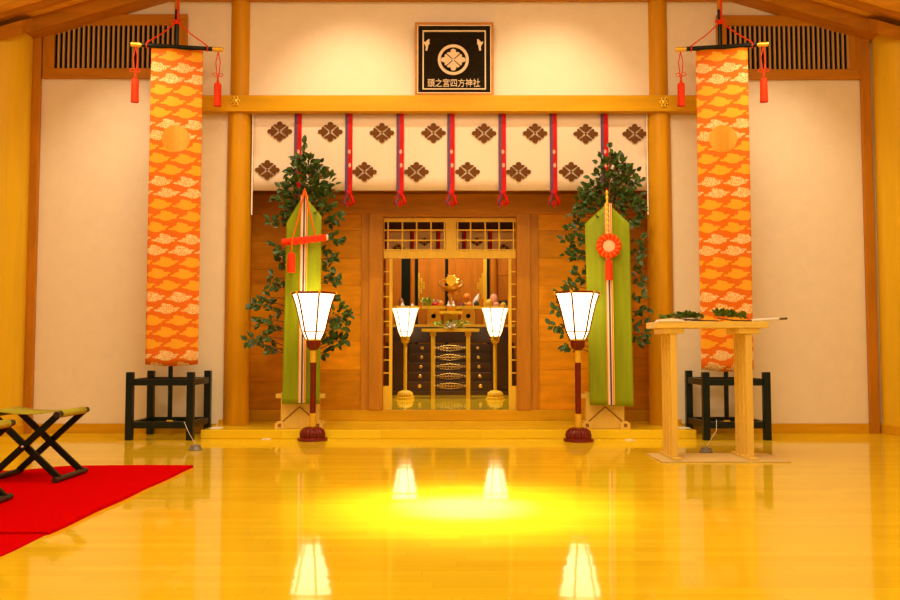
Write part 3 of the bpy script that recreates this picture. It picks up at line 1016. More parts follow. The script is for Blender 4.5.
def banner(sx, labels):
    X0, Y0 = (-2.588 if sx < 0 else 2.556), 8.0
    # four post stand
    st = thing('banner_stand', labels[0], 'stand', (X0, Y0, 0))
    hw, pw_ = 0.2715, 0.031
    for ax in (-1, 1):
        for ay in (-1, 1):
            MB().box(ax * hw - pw_, ax * hw + pw_, ay * hw - pw_, ay * hw + pw_, 0, 0.605).build('post', 'black', st, bevel=0.006)
    for z in (0.105, 0.485):
        for ax in (-1, 1):
            MB().box(ax * hw - 0.022, ax * hw + 0.022, -hw + pw_, hw - pw_, z, z + 0.058).build('rail', 'black', st, bevel=0.003)
            MB().box(-hw + pw_, hw - pw_, ax * hw - 0.022, ax * hw + 0.022, z, z + 0.058).build('rail', 'black', st, bevel=0.003)
        MB().box(-0.03, 0.03, -hw + 0.022, hw - 0.022, z + 0.008, z + 0.03).build('cross_bar', 'black', st)
    MB().lathe([(0.032, 0), (0.032, 0.012), (0.024, 0.02)], 16).build('socket', 'brass', st, (0, 0, 0.136), smooth=True)['label'] = 'brass pole socket'
    # the pole, crossbar, cloth and cords move together
    rz = -sx * math.radians(10)
    bn = thing('brocade_banner', labels[1], 'banner', (X0, Y0, 0.158), rz)
    zb_ = 3.648 - 0.158
    ztop = 4.36 - 0.158
    MB().lathe([(0.021, 0), (0.021, 4.02 - 0.158)], 14).build('pole', 'black', bn, smooth=True)
    MB().lathe([(0.024, 4.02 - .158), (0.024, ztop - 0.06), (0.012, ztop)], 14).build('pole_head', 'darkwood_v', bn, smooth=True)
    yb = -0.045
    cx = 0.015 if sx < 0 else 0.005
    HL = 0.318
    MB().tube([(cx - HL, yb, zb_), (cx + HL, yb, zb_)], 0.021, 14).build('crossbar', 'black', bn, smooth=True)
    for e in (-1, 1):
        MB().tube([(cx + e * (HL - 0.012), yb, zb_), (cx + e * (HL + 0.012), yb, zb_), (cx + e * (HL + 0.014), yb, zb_), (cx + e * (HL + 0.10), yb, zb_)],
                  [0.015, 0.015, 0.023, 0.021], 14).build('crossbar_cap', 'brass', bn, smooth=True)['label'] = 'gilt crossbar end cap'
    zc0 = (0.670 if sx < 0 else 0.620) - 0.158
    CW = 0.235
    ph_ = R.uniform(0, 3)

    def fn(u, v):
        x = (u - 0.5) * 2 * (CW - 0.003 * (1 - v))
        return (cx + x, yb - 0.012 * math.sin(u * 5.0 + ph_) * (1 - v) - 0.006 * math.sin(u * 11 + v * 3 + ph_), zc0 + (zb_ - 0.018 - zc0) * v - (1 - v) * 0.018 * math.sin(u * 3.14))
    MB().grid(fn, 24, 40).build('brocade_cloth', 'brocade', bn, smooth=True, thick=0.004)
    dz = AZ(137, 7.9) - 0.158
    # the sun disc lies on the cloth and follows its folds
    dv, df = [], []
    NR, NA = 6, 40
    for i in range(NR + 1):
        for k in range(NA):
            a = 2 * math.pi * k / NA
            dx, zz_ = 0.128 * i / NR * math.cos(a), dz + 0.128 * i / NR * math.sin(a)
            u_, v_ = 0.5 + dx / (2 * CW), (zz_ - zc0) / (zb_ - 0.018 - zc0)
            dv.append((cx + dx, fn(u_, v_)[1] - 0.0036, zz_))
    for i in range(NR):
        for k in range(NA):
            k2 = (k + 1) % NA
            df.append((i * NA + k, i * NA + k2, (i + 1) * NA + k2, (i + 1) * NA + k)[::-1])
    MB().add(dv, df).build('sun_disc', 'sun_gold', bn, smooth=True)['label'] = 'plain gold sun disc'
    # hanging cords from pole to the bar
    zk = AZ(19, 7.9) - 0.158
    cd = MB()
    for e in (-1, 1):
        cd.tube([(0.0, -0.03, zk), (cx + e * 0.13, yb - 0.01, (zk + zb_) / 2 + 0.0), (cx + e * 0.265, yb - 0.012, zb_ + 0.03), (cx + e * 0.275, yb - 0.022, zb_)], 0.0065, 6)
        cd.tube([(cx + e * 0.275 + 0.0, yb + 0.026 * math.cos(a), zb_ + 0.026 * math.sin(a)) for a in [2 * math.pi * q / 12 for q in range(12)]], 0.006, 6, closed=True)
    cd.ball((0.0, -0.03, zk), 0.022, 0.018, 0.022)
    cd.tube([(0.012, -0.028, zk), (0.012, -0.028, ztop - 0.08)], 0.009, 6)
    for e in (-1, 1):
        cd.tube([(e * 0.025 + 0.022 * math.cos(a), -0.04, zk + 0.014 * math.sin(a)) for a in [2 * math.pi * q / 10 for q in range(10)]], 0.006, 5, closed=True)
    cd.build('hanging_cord', 'redcord', bn, smooth=True)
    for e in (-1, 1):
        tassel(bn, 'tassel', cx + e * (HL + 0.055), yb - 0.0, zb_ - 0.02, zb_ - 0.32, 0.037, 0.225)
    return st, bn


M['sun_gold'] = grain_mat('gold_sun', (0.74, 0.34, 0.02), 0.42, (40, 40, 3), 0.12, metallic=0.35, bmp=0.05)
banner(-1, ('black lacquered four post stand nearest the folding stools', 'tall orange cloud brocade banner rising behind the folding stools'))
banner(1, ('black lacquered four post stand behind the offering table', 'tall orange cloud brocade banner rising behind the offering table'))


# ================================================================== SAKAKI TREES WITH GREEN SILK
def leaf(mb, p, d, ln, wd, up):
    d = d.normalized()
    s = d.cross(up)
    if s.length < 1e-3:
        s = d.cross(Vector((1, 0, 0)))
    s.normalize()
    n = s.cross(d)
    q = [p, p + d * ln * 0.35 + s * wd * 0.9 + n * ln * .08, p + d * ln * 0.7 + s * wd * 0.75 + n * ln * .06, p + d * ln - n * ln * 0.08,
         p + d * ln * 0.7 - s * wd * 0.75 + n * ln * .06, p + d * ln * 0.35 - s * wd * 0.9 + n * ln * .08, p + d * ln * 0.38, p + d * ln * 0.7]
    mb.add(q, [(0, 6, 1), (1, 6, 7, 2), (2, 7, 3), (0, 5, 6), (5, 4, 7, 6), (4, 3, 7)])


def sakaki(label_tree, px_base, clumps, Y, bpx, sash, label_items, seed):
    rr = random.Random(seed)
    Xb = AX(px_base, 425, Y)
    t = thing('sakaki_stand', label_tree, 'sakaki stand', (Xb, Y, PZ))
    L = lambda px, py, dy=0.0: Vector((AX(px, py, Y + dy) - Xb, dy, AZ(py, Y + dy) - PZ))
    # wooden base: upright boxed board with crossing battens, two foot blocks and side pegs
    bw, bh = 0.175, AZ(392, Y) - PZ
    MB().box(-bw, bw, -0.05, 0.05, 0.0, bh).build('base_box', 'cypress', t, bevel=0.004)
    for e in (-1, 1):
        f = MB().box(e * bw * 1.0 - 0.045, e * bw * 1.0 + 0.045, -0.10, 0.10, 0.0, 0.052)
        f.box(e * bw - 0.03, e * bw + 0.03, -0.095, 0.095, 0.052, 0.066)
        fo_ = f.build('foot_block', 'cypress', t, bevel=0.004)
        MB().box(e * bw - 0.015, e * bw + 0.015, -0.103, -0.099, 0.018, 0.05).build('foot_hole_shade', 'f_brown', fo_)  # brown plate paints the shade of a square hole in the foot
        MB().box(min(e * bw, e * (bw + 0.05)), max(e * bw, e * (bw + 0.05)), -0.035, 0.035, bh - 0.055, bh - 0.015).build('side_peg', 'cypress', t, bevel=0.003)
        MB().tube([(e * bw * 0.92, -0.052, 0.06), (0, -0.052, 0.20)], 0.006, 4).build('brace_line', 'f_brown', t)
    # trunk and twigs
    top = L(*clumps[0][:2])
    tk = MB()
    trunk = [Vector((0, 0.03, bh * 0.5)), Vector((0.01, 0.04, 0.8)), Vector((top.x * 0.4, 0.04, 1.5)), Vector((top.x * 0.9, 0.02, 2.05)), top]
    tk.tube(trunk, [0.018, 0.017, 0.014, 0.010, 0.004], 8)
    lf = MB()
    for (cx, cy, r) in clumps:
        dy = rr.uniform(-0.02, 0.10)
        c = L(cx, cy, dy)
        # where this twig leaves the trunk
        zs = max(bh, c.z - 0.05 - abs(c.x) * (0.22 if r <= 7 else 0.5))
        a = None
        for i in range(len(trunk) - 1):
            if trunk[i].z <= zs <= trunk[i + 1].z:
                k = (zs - trunk[i].z) / (trunk[i + 1].z - trunk[i].z)
                a = trunk[i].lerp(trunk[i + 1], k)
        if a is None:
            a = trunk[-2].copy()
        mid = a.lerp(c, 0.55) + Vector((0, 0, 0.03))
        tk.tube([a, mid, c], [0.006, 0.005, 0.003], 5)
        rm = r * Y / FPX
        n = int(3 + r * 0.78) if r <= 7 else int(r * 2.6)
        ax = (c - a).normalized()
        for k in range(n):
            off = Vector((rr.gauss(0, 0.45), rr.gauss(0, 0.45), rr.gauss(0, 0.42))) * rm
            if r <= 7:
                # a flat spray: leaves in two ranks along the twig
                along = rr.uniform(-1.3, 1.0) * rm
                side = rr.choice((-1, 1))
                p = c + ax * along
                d = (ax * 0.6 + Vector((0, side * 0.25, 0)) + Vector((0, 0, side * rr.uniform(0.3, 0.9))) + Vector((rr.uniform(-.3, .3), rr.uniform(-.6, .2), rr.uniform(-.25, .1))))
            else:
                p = c + off
                d = off.normalized() * 0.8 + ax * 0.5 + Vector((rr.uniform(-.7, .7), rr.uniform(-.9, .3), rr.uniform(-.5, .5)))
            ln = rr.uniform(0.062, 0.092)
            up = Vector((rr.uniform(-.5, .5), rr.uniform(-1.4, -0.4), rr.uniform(0.0, 0.8)))
            leaf(lf, p, d, ln, ln * rr.uniform(0.26, 0.34), up)
    tk.build('branches', 'twig', t, smooth=True)
    fo2 = lf.build('foliage', 'leaf', t)
    fo2['kind'] = 'stuff'
    # green silk, pointed at the top, with the five colour band down its middle
    Yf = Y - 0.13
    (sxl, syl), (apx, apy), (sxr, syr), (bxr, byr), (bxl, byl) = sash
    P = lambda px, py: (AX(px, py, Yf) - Xb, AZ(py, Yf) - PZ)
    A, Bp, C, D, Ebl = P(sxl, syl), P(apx, apy), P(sxr, syr), P(bxr, byr), P(bxl, byl)

    def top_z(u):
        return A[1] + (Bp[1] - A[1]) * min(1, u / 0.5) if u < 0.5 else Bp[1] + (C[1] - Bp[1]) * (u - 0.5) / 0.5

    def fn(u, v):
        xb_ = Ebl[0] + (D[0] - Ebl[0]) * u
        xt = A[0] + (C[0] - A[0]) * u
        zt, zb2 = top_z(u), Ebl[1] + (D[1] - Ebl[1]) * u
        z = zb2 + (zt - zb2) * v
        return (xb_ + (xt - xb_) * v, Yf - Y + 0.012 * math.sin(u * 9 + 1) * (1 - 0.6 * v) + 0.05 * v * abs(u - .5), z)
    gs = MB().grid(fn, 24, 30).build('green_sash', 'green_silk', t, smooth=True, thick=0.004)
    tx_, tz2 = Bp
    bx_, bz2 = bpx
    bX, bZ = P(bx_, bz2)
    h = tz2 - bZ
    bnd = MB().grid(lambda u, v: ((u - 0.5) * 0.068, 0.0, h * v * 0.995), 6, 20)
    o = bnd.build('striped_band', 'stripes', t, ((bX), Yf - Y - 0.022, bZ + 0.003), (0, math.atan2(tx_ - bX, h), 0), thick=0.003)
    o['label'] = 'five coloured striped silk band'
    return t, L, Yf - Y


clL = [(304, 150, 7), (297, 158, 6), (309, 166, 10), (297, 170, 10), (318, 172, 8), (303, 180, 11), (318, 184, 12), (290, 186, 9), (328, 178, 5), (309, 195, 12), (323, 199, 12), (296, 198, 11),
       (284, 190, 6), (281, 199, 5), (318, 210, 11), (300, 208, 9), (288, 210, 9), (329, 208, 6), (283, 217, 7), (274, 222, 6), (333, 219, 6), (338, 218, 4), (327, 224, 6),
       (330, 238, 7), (337, 239, 5), (275, 247, 7), (281, 252, 6), (325, 250, 6), (282, 263, 6), (328, 258, 6), (334, 258, 4), (279, 278, 7), (328, 268, 5), (274, 286, 6), (326, 279, 6), (335, 281, 4),
       (262, 301, 7), (255, 304, 5), (271, 297, 6), (267, 319, 7), (259, 323, 5), (275, 312, 6), (256, 339, 7), (249, 342, 4), (266, 336, 6), (268, 350, 6), (276, 348, 5), (274, 330, 6),
       (333, 300, 5), (339, 314, 8), (346, 316, 5), (333, 322, 6), (341, 328, 6), (335, 342, 8), (327, 352, 6), (343, 340, 5), (324, 338, 6)]
clR = [(610, 152, 7), (604, 160, 5), (607, 168, 9), (616, 160, 5), (622, 170, 10), (630, 176, 8), (600, 178, 9), (613, 180, 10), (624, 186, 11), (636, 184, 7), (593, 188, 8), (604, 192, 10),
       (615, 196, 10), (628, 200, 11), (585, 193, 6), (588, 203, 9), (598, 206, 9), (582, 211, 7), (636, 206, 8), (637, 217, 7), (620, 208, 8), (633, 222, 6), (577, 216, 5), (580, 226, 7),
       (572, 228, 5), (582, 238, 6), (569, 242, 7), (576, 241, 5), (581, 254, 6), (570, 256, 6), (577, 256, 5), (638, 240, 6), (635, 252, 6), (640, 259, 5), (582, 268, 6), (579, 277, 6), (572, 286, 6), (636, 270, 5),
       (640, 282, 6), (563, 298, 6), (569, 291, 6), (557, 311, 7), (566, 309, 6), (553, 326, 5), (561, 327, 7), (567, 336, 7), (575, 330, 6), (571, 348, 6), (578, 345, 5),
       (639, 296, 6), (642, 310, 7), (636, 316, 5), (640, 326, 7), (645, 333, 4), (638, 341, 7), (578, 318, 5)]
tL, LL, yfL = sakaki('sakaki branches with green silk sash and vermilion corded sword', 300.5, clL, 8.02, (302, 403), ((286, 222), (304.8, 195), (321.3, 216), (319.8, 404), (281.8, 404)), None, 3)
tR, LR, yfR = sakaki('sakaki branches with green silk sash and round mirror in orange cord', 604.5, clR, 8.02, (611, 405), ((585.3, 223.5), (607.5, 203), (630, 223), (633.6, 406.5), (590, 405)), None, 5)

# corded sword across the left sash: a twisted vermilion roll with cord and tassel
yy = yfL - 0.06
pA, pB = LL(281.8, 242.5, yy), LL(326.6, 237.5, yy)
sw = thing('corded_sword', 'vermilion silk corded sword roll tied across the green sash', 'sword', (tL.location.x + (pA.x + pB.x) / 2, 8.02 + yy, PZ + (pA.z + pB.z) / 2))
hl = (pB.x - pA.x) / 2
dzh = (pB.z - pA.z) / 2
vs_, fs = [], []
NN, MM = 20, 44
for i in range(MM + 1):
    x = -hl + 2 * hl * i / MM
    for k in range(NN):
        a = 2 * math.pi * k / NN
        r = 0.031 + 0.0045 * math.sin(3 * a + i * 0.9)
        vs_.append((x, r * math.cos(a), dzh * x / hl + r * math.sin(a)))
for i in range(MM):
    for k in range(NN):
        fs.append((i * NN + k, (i + 1) * NN + k, (i + 1) * NN + (k + 1) % NN, i * NN + (k + 1) % NN))
fs += [tuple(range(NN)), tuple(range((MM + 1) * NN - 1, MM * NN - 1, -1))]
MB().add(vs_, fs).build('cord_roll', 'redcord', sw, smooth=True, angle=80)
MB().tube([(hl, 0, dzh), (hl + 0.014, 0, dzh)], 0.027, 12).build('end_cap', 'ivory', sw)
ap = LL(304.8, 194, yy) - Vector(((pA.x + pB.x) / 2, yy, (pA.z + pB.z) / 2))
e1 = LL(292.8, 240, yy) - Vector(((pA.x + pB.x) / 2, yy, (pA.z + pB.z) / 2))
e2 = LL(316.5, 238, yy) - Vector(((pA.x + pB.x) / 2, yy, (pA.z + pB.z) / 2))
cm = MB()
cm.tube([(ap.x, 0.0, ap.z + .03), ((ap.x + e1.x) / 2, -0.01, (ap.z + e1.z) / 2), (e1.x, -0.02, e1.z)], 0.008, 6)
cm.tube([(ap.x, 0.0, ap.z + .03), ((ap.x + e2.x) / 2, -0.01, (ap.z + e2.z) / 2), (e2.x, -0.02, e2.z)], 0.008, 6)
cm.tube([(ap.x - 0.02, -0.005, ap.z - 0.02), (ap.x, -0.01, ap.z + 0.05), (ap.x + 0.02, -0.005, ap.z - 0.02)], 0.010, 6)
cm.tube([(e1.x, -0.036, e1.z + .02), (e1.x - 0.004, -0.037, e1.z - 0.13)], 0.006, 6)
cm.build('hanging_cord', 'orangecord', sw, smooth=True)
MB().lathe([(0.040, -0.185), (0.038, -0.06), (0.034, -0.02), (0.012, 0)], 20, 20, 0.06).build('tassel', 'redcord', sw, (e1.x - 0.004, -0.04, e1.z - 0.115), smooth=True, angle=70)

# mirror in its corded ring on the right sash
yy = yfR - 0.035
pc = LR(608.6, 246, yy)
mr = thing('corded_mirror', 'small round mirror in a twisted orange cord ring on the green sash', 'mirror', (tR.location.x + pc.x, 8.02 + yy, PZ + pc.z))
MB().lathe([(0.060, 0), (0.060, 0.012), (0.052, 0.016)], 32).build('mirror_face', 'ivory', mr, (0, 0, 0), (math.pi / 2, 0, 0), smooth=True)['label'] = 'pale polished mirror face'
for sg, mt in ((0, 'orangecord'), (1, 'redcord')):
    tw = MB()
    pts = []
    for k in range(120):
        a = 2 * math.pi * k / 120
        ph2 = a * 14 + sg * math.pi
        rr_ = 0.086 + 0.018 * math.cos(ph2)
        pts.append((rr_ * math.cos(a), -0.012 + 0.018 * math.sin(ph2), rr_ * math.sin(a)))
    tw.tube(pts, 0.0155, 6, closed=True)
    tw.build('cord_ring', mt, mr, smooth=True)
apR = LR(607.3, 190, yy) - pc
br = MB()
for k in range(9):
    z0 = 0.09 + (apR.z - 0.09) * k / 9
    br.ball((apR.x * k / 9 - 0.004, 0.004, z0 + 0.02), 0.014, 0.010, 0.028, 8, 6)
br.build('braided_cord', 'brass', mr, smooth=True)['label'] = 'silver gold braided cord'
MB().ball((0, -0.01, -0.115), 0.018, 0.014, 0.02).build('knot', 'orangecord', mr, smooth=True)
MB().lathe([(0.036, -0.19), (0.035, -0.05), (0.030, -0.02), (0.010, 0)], 20, 20, 0.06).build('tassel', 'redcord', mr, (0, -0.006, -0.122), smooth=True, angle=70)


# ================================================================== EIGHT LEGGED OFFERING TABLE
mx0, my1 = gnd(646.5, 454.7)
mx1, my0 = gnd(787, 463)
mat_ = MB().box(mx0, mx1 + 0.03, my0, my1, 0.0, 0.012).build('straw_mat', 'straw', bevel=0.003)
tag(mat_, 'thin straw mat lying under the offering table', 'mat')
TX, TY, TZ = 1.955, 6.44, 1.012
tbl = thing('offering_table', 'tall pale cypress offering table with eight square legs', 'table', (TX, TY, 0.012))
tp0, tp1 = AX(646, 322, TY + 0.17) - TX, AX(769, 324, TY - 0.17) - TX
MB().box(tp0, tp1, -0.17, 0.17, TZ - 0.058, TZ - 0.012).build('table_top', 'cypress_h', tbl, bevel=0.004)
for pxc in (669.5, 743.5):
    xc = AX(pxc, 390, TY) - TX
    MB().box(xc - 0.075, xc + 0.075, -0.15, 0.15, TZ - 0.100, TZ - 0.0585).build('top_bearer', 'cypress_h', tbl, bevel=0.004)
    MB().box(xc - 0.03, xc + 0.03, -0.21, 0.21, 0.0, 0.02).build('floor_runner', 'cypress_h', tbl, bevel=0.003)
    for k in range(4):
        yk = -0.125 + 0.25 * k / 3
        MB().box(xc - 0.023, xc + 0.023, yk - 0.015, yk + 0.015, 0.02, TZ - 0.1005).build('leg', 'cypress', tbl, bevel=0.004)


def sprig(label, x, y, z, ang, n, seed, stem_len=0.34, stick=False, group=None, lift=0.5):
    rr = random.Random(seed)
    t = thing('sakaki_sprig', label, 'sprig', (x, y, z), ang, group)
    MB().tube([(-0.05, 0, 0.008), (stem_len * 0.5, 0, 0.012), (stem_len, 0.01, 0.03)], [0.006, 0.005, 0.003], 6).build('stem', 'twig', t, smooth=True)
    f = MB()
    for k in range(n):
        u = rr.uniform(0.1, 1.0)
        p = Vector((stem_len * u, rr.uniform(-.02, .02), 0.016 + 0.02 * u + rr.uniform(0, 0.02)))
        d = Vector((rr.uniform(-0.1, 1.0), rr.choice((-1, 1)) * rr.uniform(0.3, 1.0), rr.uniform(0.0, lift)))
        leaf(f, p, d, rr.uniform(0.05, 0.075), 0.016, Vector((rr.uniform(-.3, .3), rr.uniform(-.8, 0), 1)))
    fo_ = f.build('leaves', 'leaf_mid', t)
    fo_['kind'] = 'stuff'
    zg = MB()
    zz = 0.014
    for q in range(4):
        zg.box(0.02 + q * 0.05, 0.075 + q * 0.05, -0.05 - (q % 2) * 0.025, -0.015 - (q % 2) * 0.025, zz + q * 0.003, zz + q * 0.003 + 0.002)
    zg.build('paper_streamer', 'paper', t)
    if stick:
        MB().tube([(-0.02, 0.0, 0.012), (-0.22, 0.0, 0.022)], 0.011, 8).build('paper_wrap', 'paper', t, smooth=True)
        MB().tube([(-0.22, 0.0, 0.022), (-0.28, 0.0, 0.026)], 0.008, 8).build('stem_end', 'twig', t, smooth=True)
    return t


zt = TZ + 0.0005
sprig('sakaki sprig at the pillar side end of the offering table', TX - 0.40, TY + 0.08, zt, math.radians(3), 50, 11, 0.36, lift=0.9)
sprig('bushy sakaki sprig lying across the middle of the offering table', TX - 0.02, TY - 0.07, zt, math.radians(178), 46, 12, 0.27, lift=0.9)
sprig('sakaki sprig with a white wrapped stem poking past the table end', TX + 0.26, TY - 0.06, zt, math.radians(178), 60, 13, 0.24, stick=True, lift=1.8)
# folded white paper at the left end
fp = MB()
fp.prism([(-0.10, 0), (-0.08, 0.016), (0.0, 0.024), (0.08, 0.015), (0.11, 0.0)], -0.05, 0.05)
tag(fp.build('folded_paper', 'paper', None, (AX(670, 318, TY - 0.12) - 0.005, TY - 0.125, zt)), 'flat folded white paper at the end of the offering table', 'paper')
# one twig hanging past the table edge
lh = MB()
rr = random.Random(4)
for k in range(9):
    leaf(lh, Vector((rr.uniform(-.05, .02), rr.uniform(-.02, .02), -0.015 - rr.uniform(0, .05))), Vector((rr.uniform(-1, .5), rr.uniform(-.8, .2), rr.uniform(-.6, .2))), 0.06, 0.016, Vector((0, -.5, 1)))


# ================================================================== RED CARPET AND FOLDING STOOLS
def carpet_mesh(x0, x1, y0, y1, z, t, wav):
    nx, ny = 40, 40

    def fn(u, v):
        x, y = x0 + (x1 - x0) * u, y0 + (y1 - y0) * v
        q_ = max(0.0, min(1.0, (-2.62 - x) / 0.25))
        edge = wav * math.sin(u * 9.0) * v ** 8 - (0.2 * q_ * q_ * (3 - 2 * q_) * v ** 4 if wav > 0.02 else 0)
        zz = z + t + (0.004 * math.sin(y * 2.3 + x * 1.4) ** 2 + 0.002 * math.sin(v * 31) ** 2 * u ** 12)
        return (x + 0.004 * math.sin(v * 19) * u ** 6, y + edge, zz)
    m = MB().grid(fn, nx, ny)
    # skirt down to the floor
    W = nx + 1
    o = len(m.v)
    ring = [i for i in range(W)] + [j * W + nx for j in range(1, ny + 1)] + [ny * W + i for i in range(nx - 1, -1, -1)] + [j * W for j in range(ny - 1, 0, -1)]
    m.v += [(m.v[i][0], m.v[i][1], 0.0) for i in ring]
    k = len(ring)
    m.f += [(ring[i], o + i, o + (i + 1) % k, ring[(i + 1) % k]) for i in range(k)]
    return m


cb = carpet_mesh(-4.6, -1.762, 3.83, 5.95, 0.009, 0.005, 0.025).build('red_carpet', 'carpet', smooth=True)
tag(cb, 'bright red felt carpet spread under the folding stools', 'carpet')
cb2 = carpet_mesh(-4.6, -1.768, 2.3, 3.95, 0.0, 0.004, 0.012).build('red_carpet', 'carpet', smooth=True)
tag(cb2, 'second red felt carpet overlapping the edge of the first', 'carpet')
CZ = 0.0172


def stool(label, X, Y, group=None):
    """X, Y: right front foot; local frame centred between the feet"""
    W, D, HT = 0.415, 0.44, 0.405
    t = thing('folding_stool', label, 'stool', (X - W / 2, Y + D / 2, CZ), 0, group)
    hw, hd = W / 2, D / 2
    for sx in (-1, 1):
        MB().tube([(sx * hw, -hd, 0.017), (sx * hw, hd, 0.017)], 0.017, 12).build('foot_bar', 'barkwood', t, smooth=True)
        MB().tube([(sx * hw, -hd, HT), (sx * hw, hd, HT)], 0.018, 12).build('seat_bar', 'barkwood', t, smooth=True)
        off = 0.035 if sx < 0 else 0.062
        for sy in (-1, 1):
            y = sy * (hd - off)
            ln = math.hypot(2 * hw, HT - 0.02)
            ang = math.atan2(HT - 0.02, -sx * 2 * hw)
            lg = MB().box(-ln / 2, ln / 2, -0.012, 0.012, -0.019, 0.019)
            lg.build('leg', 'stoolleg', t, (0, y, (HT + 0.02) / 2), (0, -ang, 0), bevel=0.003)
    for sy in (-1, 1):
        MB().lathe([(0.008, 0), (0.008, 0.004), (0.004, 0.007)], 12).build('rivet', 'steel', t, (0, sy * (hd - 0.035) - 0.011, (HT + 0.02) / 2), (math.pi / 2, 0, 0), smooth=True)
    sc = MB()
    sag = 0.022
    e = hd - 0.055
    nu = 22
    prof = []
    for k in range(9):                       # round the left bar
        a = math.radians(-60 - 150 + 0) if False else None
    pts = []
    for k in range(7):
        a = math.radians(250 - 160 * k / 6)
        pts.append((-hw + 0.021 * math.cos(a), HT + 0.021 * math.sin(a)))
    for k in range(1, 12):
        u = k / 12
        pts.append((-hw + 2 * hw * u, HT + 0.021 - sag * math.sin(math.pi * u)))
    for k in range(7):
        a = math.radians(90 - 160 * k / 6)
        pts.append((hw + 0.021 * math.cos(a), HT + 0.021 * math.sin(a)))
    n = len(pts)
    sc.add([(x, -e, z) for x, z in pts] + [(x, e, z) for x, z in pts], [(i, i + 1, n + i + 1, n + i) for i in range(n - 1)])
    sc.build('seat_cloth', 'seatcloth', t, smooth=True, thick=0.004)
    return t


s0x, s0y = gnd(57, 485.5)
stool('dark folding stool with yellow green seat on the red carpet, nearest the banner', -2.35, s0y - 0.03)
stool('dark folding stool with yellow green seat, second from the banner on the carpet', -2.335, s0y - 1.01)


# ================================================================== FLOOR WEIGHTS WITH CORDS, PAPER MARKERS
def weight(label, px, py, cord_pts):
    x, y = gnd(px, py)
    t = thing('floor_weight', label, 'weight', (x, y, 0))
    MB().lathe([(0.052, 0), (0.054, 0.006), (0.044, 0.02), (0.038, 0.038), (0.012, 0.044)], 24).build('weight_body', 'greymetal', t, smooth=True)
    MB().tube([(0, 0, 0.042)] + [(p[0] - x, p[1] - y, p[2]) for p in cord_pts], 0.0026, 6).build('cord', 'whitecord', t, smooth=True)


weight('small grey metal weight with white cord before the stand by the stools', 195.5, 450.2, [(-2.30, 7.60, 0.10), (-2.345, 7.645, 0.17)])
weight('small grey metal weight with white cord before the stand by the offering table', 706, 452.5, [(2.33, 7.58, 0.10), (2.345, 7.625, 0.19)])
for px, py, lb in ((268.5, 438.3, 'white paper marker lying before the corded sword stand'), (629.5, 440.3, 'white paper marker lying before the mirror stand')):
    x, y = gnd(px, py)
    tag(MB().prism([(-0.036, 0), (-0.036, 0.003), (0.0, 0.007), (0.036, 0.003), (0.036, 0)], -0.03, 0.03).build('paper_marker', 'paper', None, (x, min(y, 7.80), 0)), lb, 'paper')
for sx, lb in ((-1, 'white paper strip on the platform beside the pillar by the stools'), (1, 'white paper strip on the platform beside the pillar by the offering table')):
    tag(MB().prism([(-0.055, 0), (-0.055, 0.003), (0.0, 0.005), (0.055, 0.003), (0.055, 0)], -0.045, 0.045).build('paper_strip', 'paper', None, (sx * 2.165, 8.04, PZ)), lb, 'paper')


# ================================================================== SANCTUARY ALTAR
YS = 14.43
al = thing('stepped_altar', 'dark lacquered stepped altar with gilt scroll fittings on each riser', 'altar', (0, YS, SZ), size=K)
HS, TD, NB = 0.126, 0.075, 5
z0 = 0.055
MB().box(-0.86, 0.86, -0.02, 0.9, 0, z0).build('plinth', 'altar', al, bevel=0.004)
STW = 0.56
for k in range(NB):
    zz = z0 + HS * k
    st_ = MB().box(-STW, STW, TD * k, 0.85, zz + (0.001 if k else 0), zz + HS).build('step', 'altar', al, bevel=0.004)
    zc = zz + HS * 0.55
    g = MB()
    # openwork lozenge scroll: rings shrinking to the tips plus a framing line
    hwid, hhei = 0.215, 0.046
    for j in range(11):
        t_ = -1 + 2 * j / 10
        rr_ = 0.012 + 0.011 * (1 - abs(t_))
        nrow = 2 if abs(t_) < 0.7 else 1
        for q in range(nrow):
            dz = (q - (nrow - 1) / 2) * 0.042 * (1 - abs(t_) * 0.6)
            g.tube([(t_ * hwid * 0.92 + rr_ * math.cos(a), 0, dz + rr_ * 0.9 * math.sin(a)) for a in [2 * math.pi * s_ / 8 for s_ in range(8)]], 0.0045, 4, closed=True)
    o = g.build('scroll_fitting', 'gold', st_, (0, TD * k - 0.004, zc), smooth=True)
    xk = 0.385 + 0.0 * k
    for e in (-1, 1):
        MB().lathe([(0.024, 0), (0.024, 0.006), (0.012, 0.014)], 14).build('stud', 'gold', st_, (e * (0.405 - 0.006 * k), TD * k - 0.002, zc), (math.pi / 2, 0, 0), smooth=True)
for e in (-1, 1):
    x0, x1 = sorted((e * STW, e * 0.86))
    MB().box(x0 + (0.001 if e > 0 else 0), x1 - (0.001 if e < 0 else 0), 0.06, 0.85, z0, z0 + HS * NB + 0.02).build('side_block', 'altar', al, bevel=0.004)
ZSH = AZ(324.5, 14.96)
MB().box(-0.84, 0.84, 0.42, 0.86, z0 + HS * NB + 0.021, (ZSH - SZ - 0.046) / K).build('back_block', 'altar', al)
# offering shelf on the altar
sh = MB().box(AX(386.5, 324, 14.94), AX(515, 324, 14.94), 14.94, 15.50, ZSH - 0.044, ZSH).build('offering_shelf', 'frame_yellow', bevel=0.003)
tag(sh, 'long pale wooden shelf board on top of the dark altar', 'shelf')


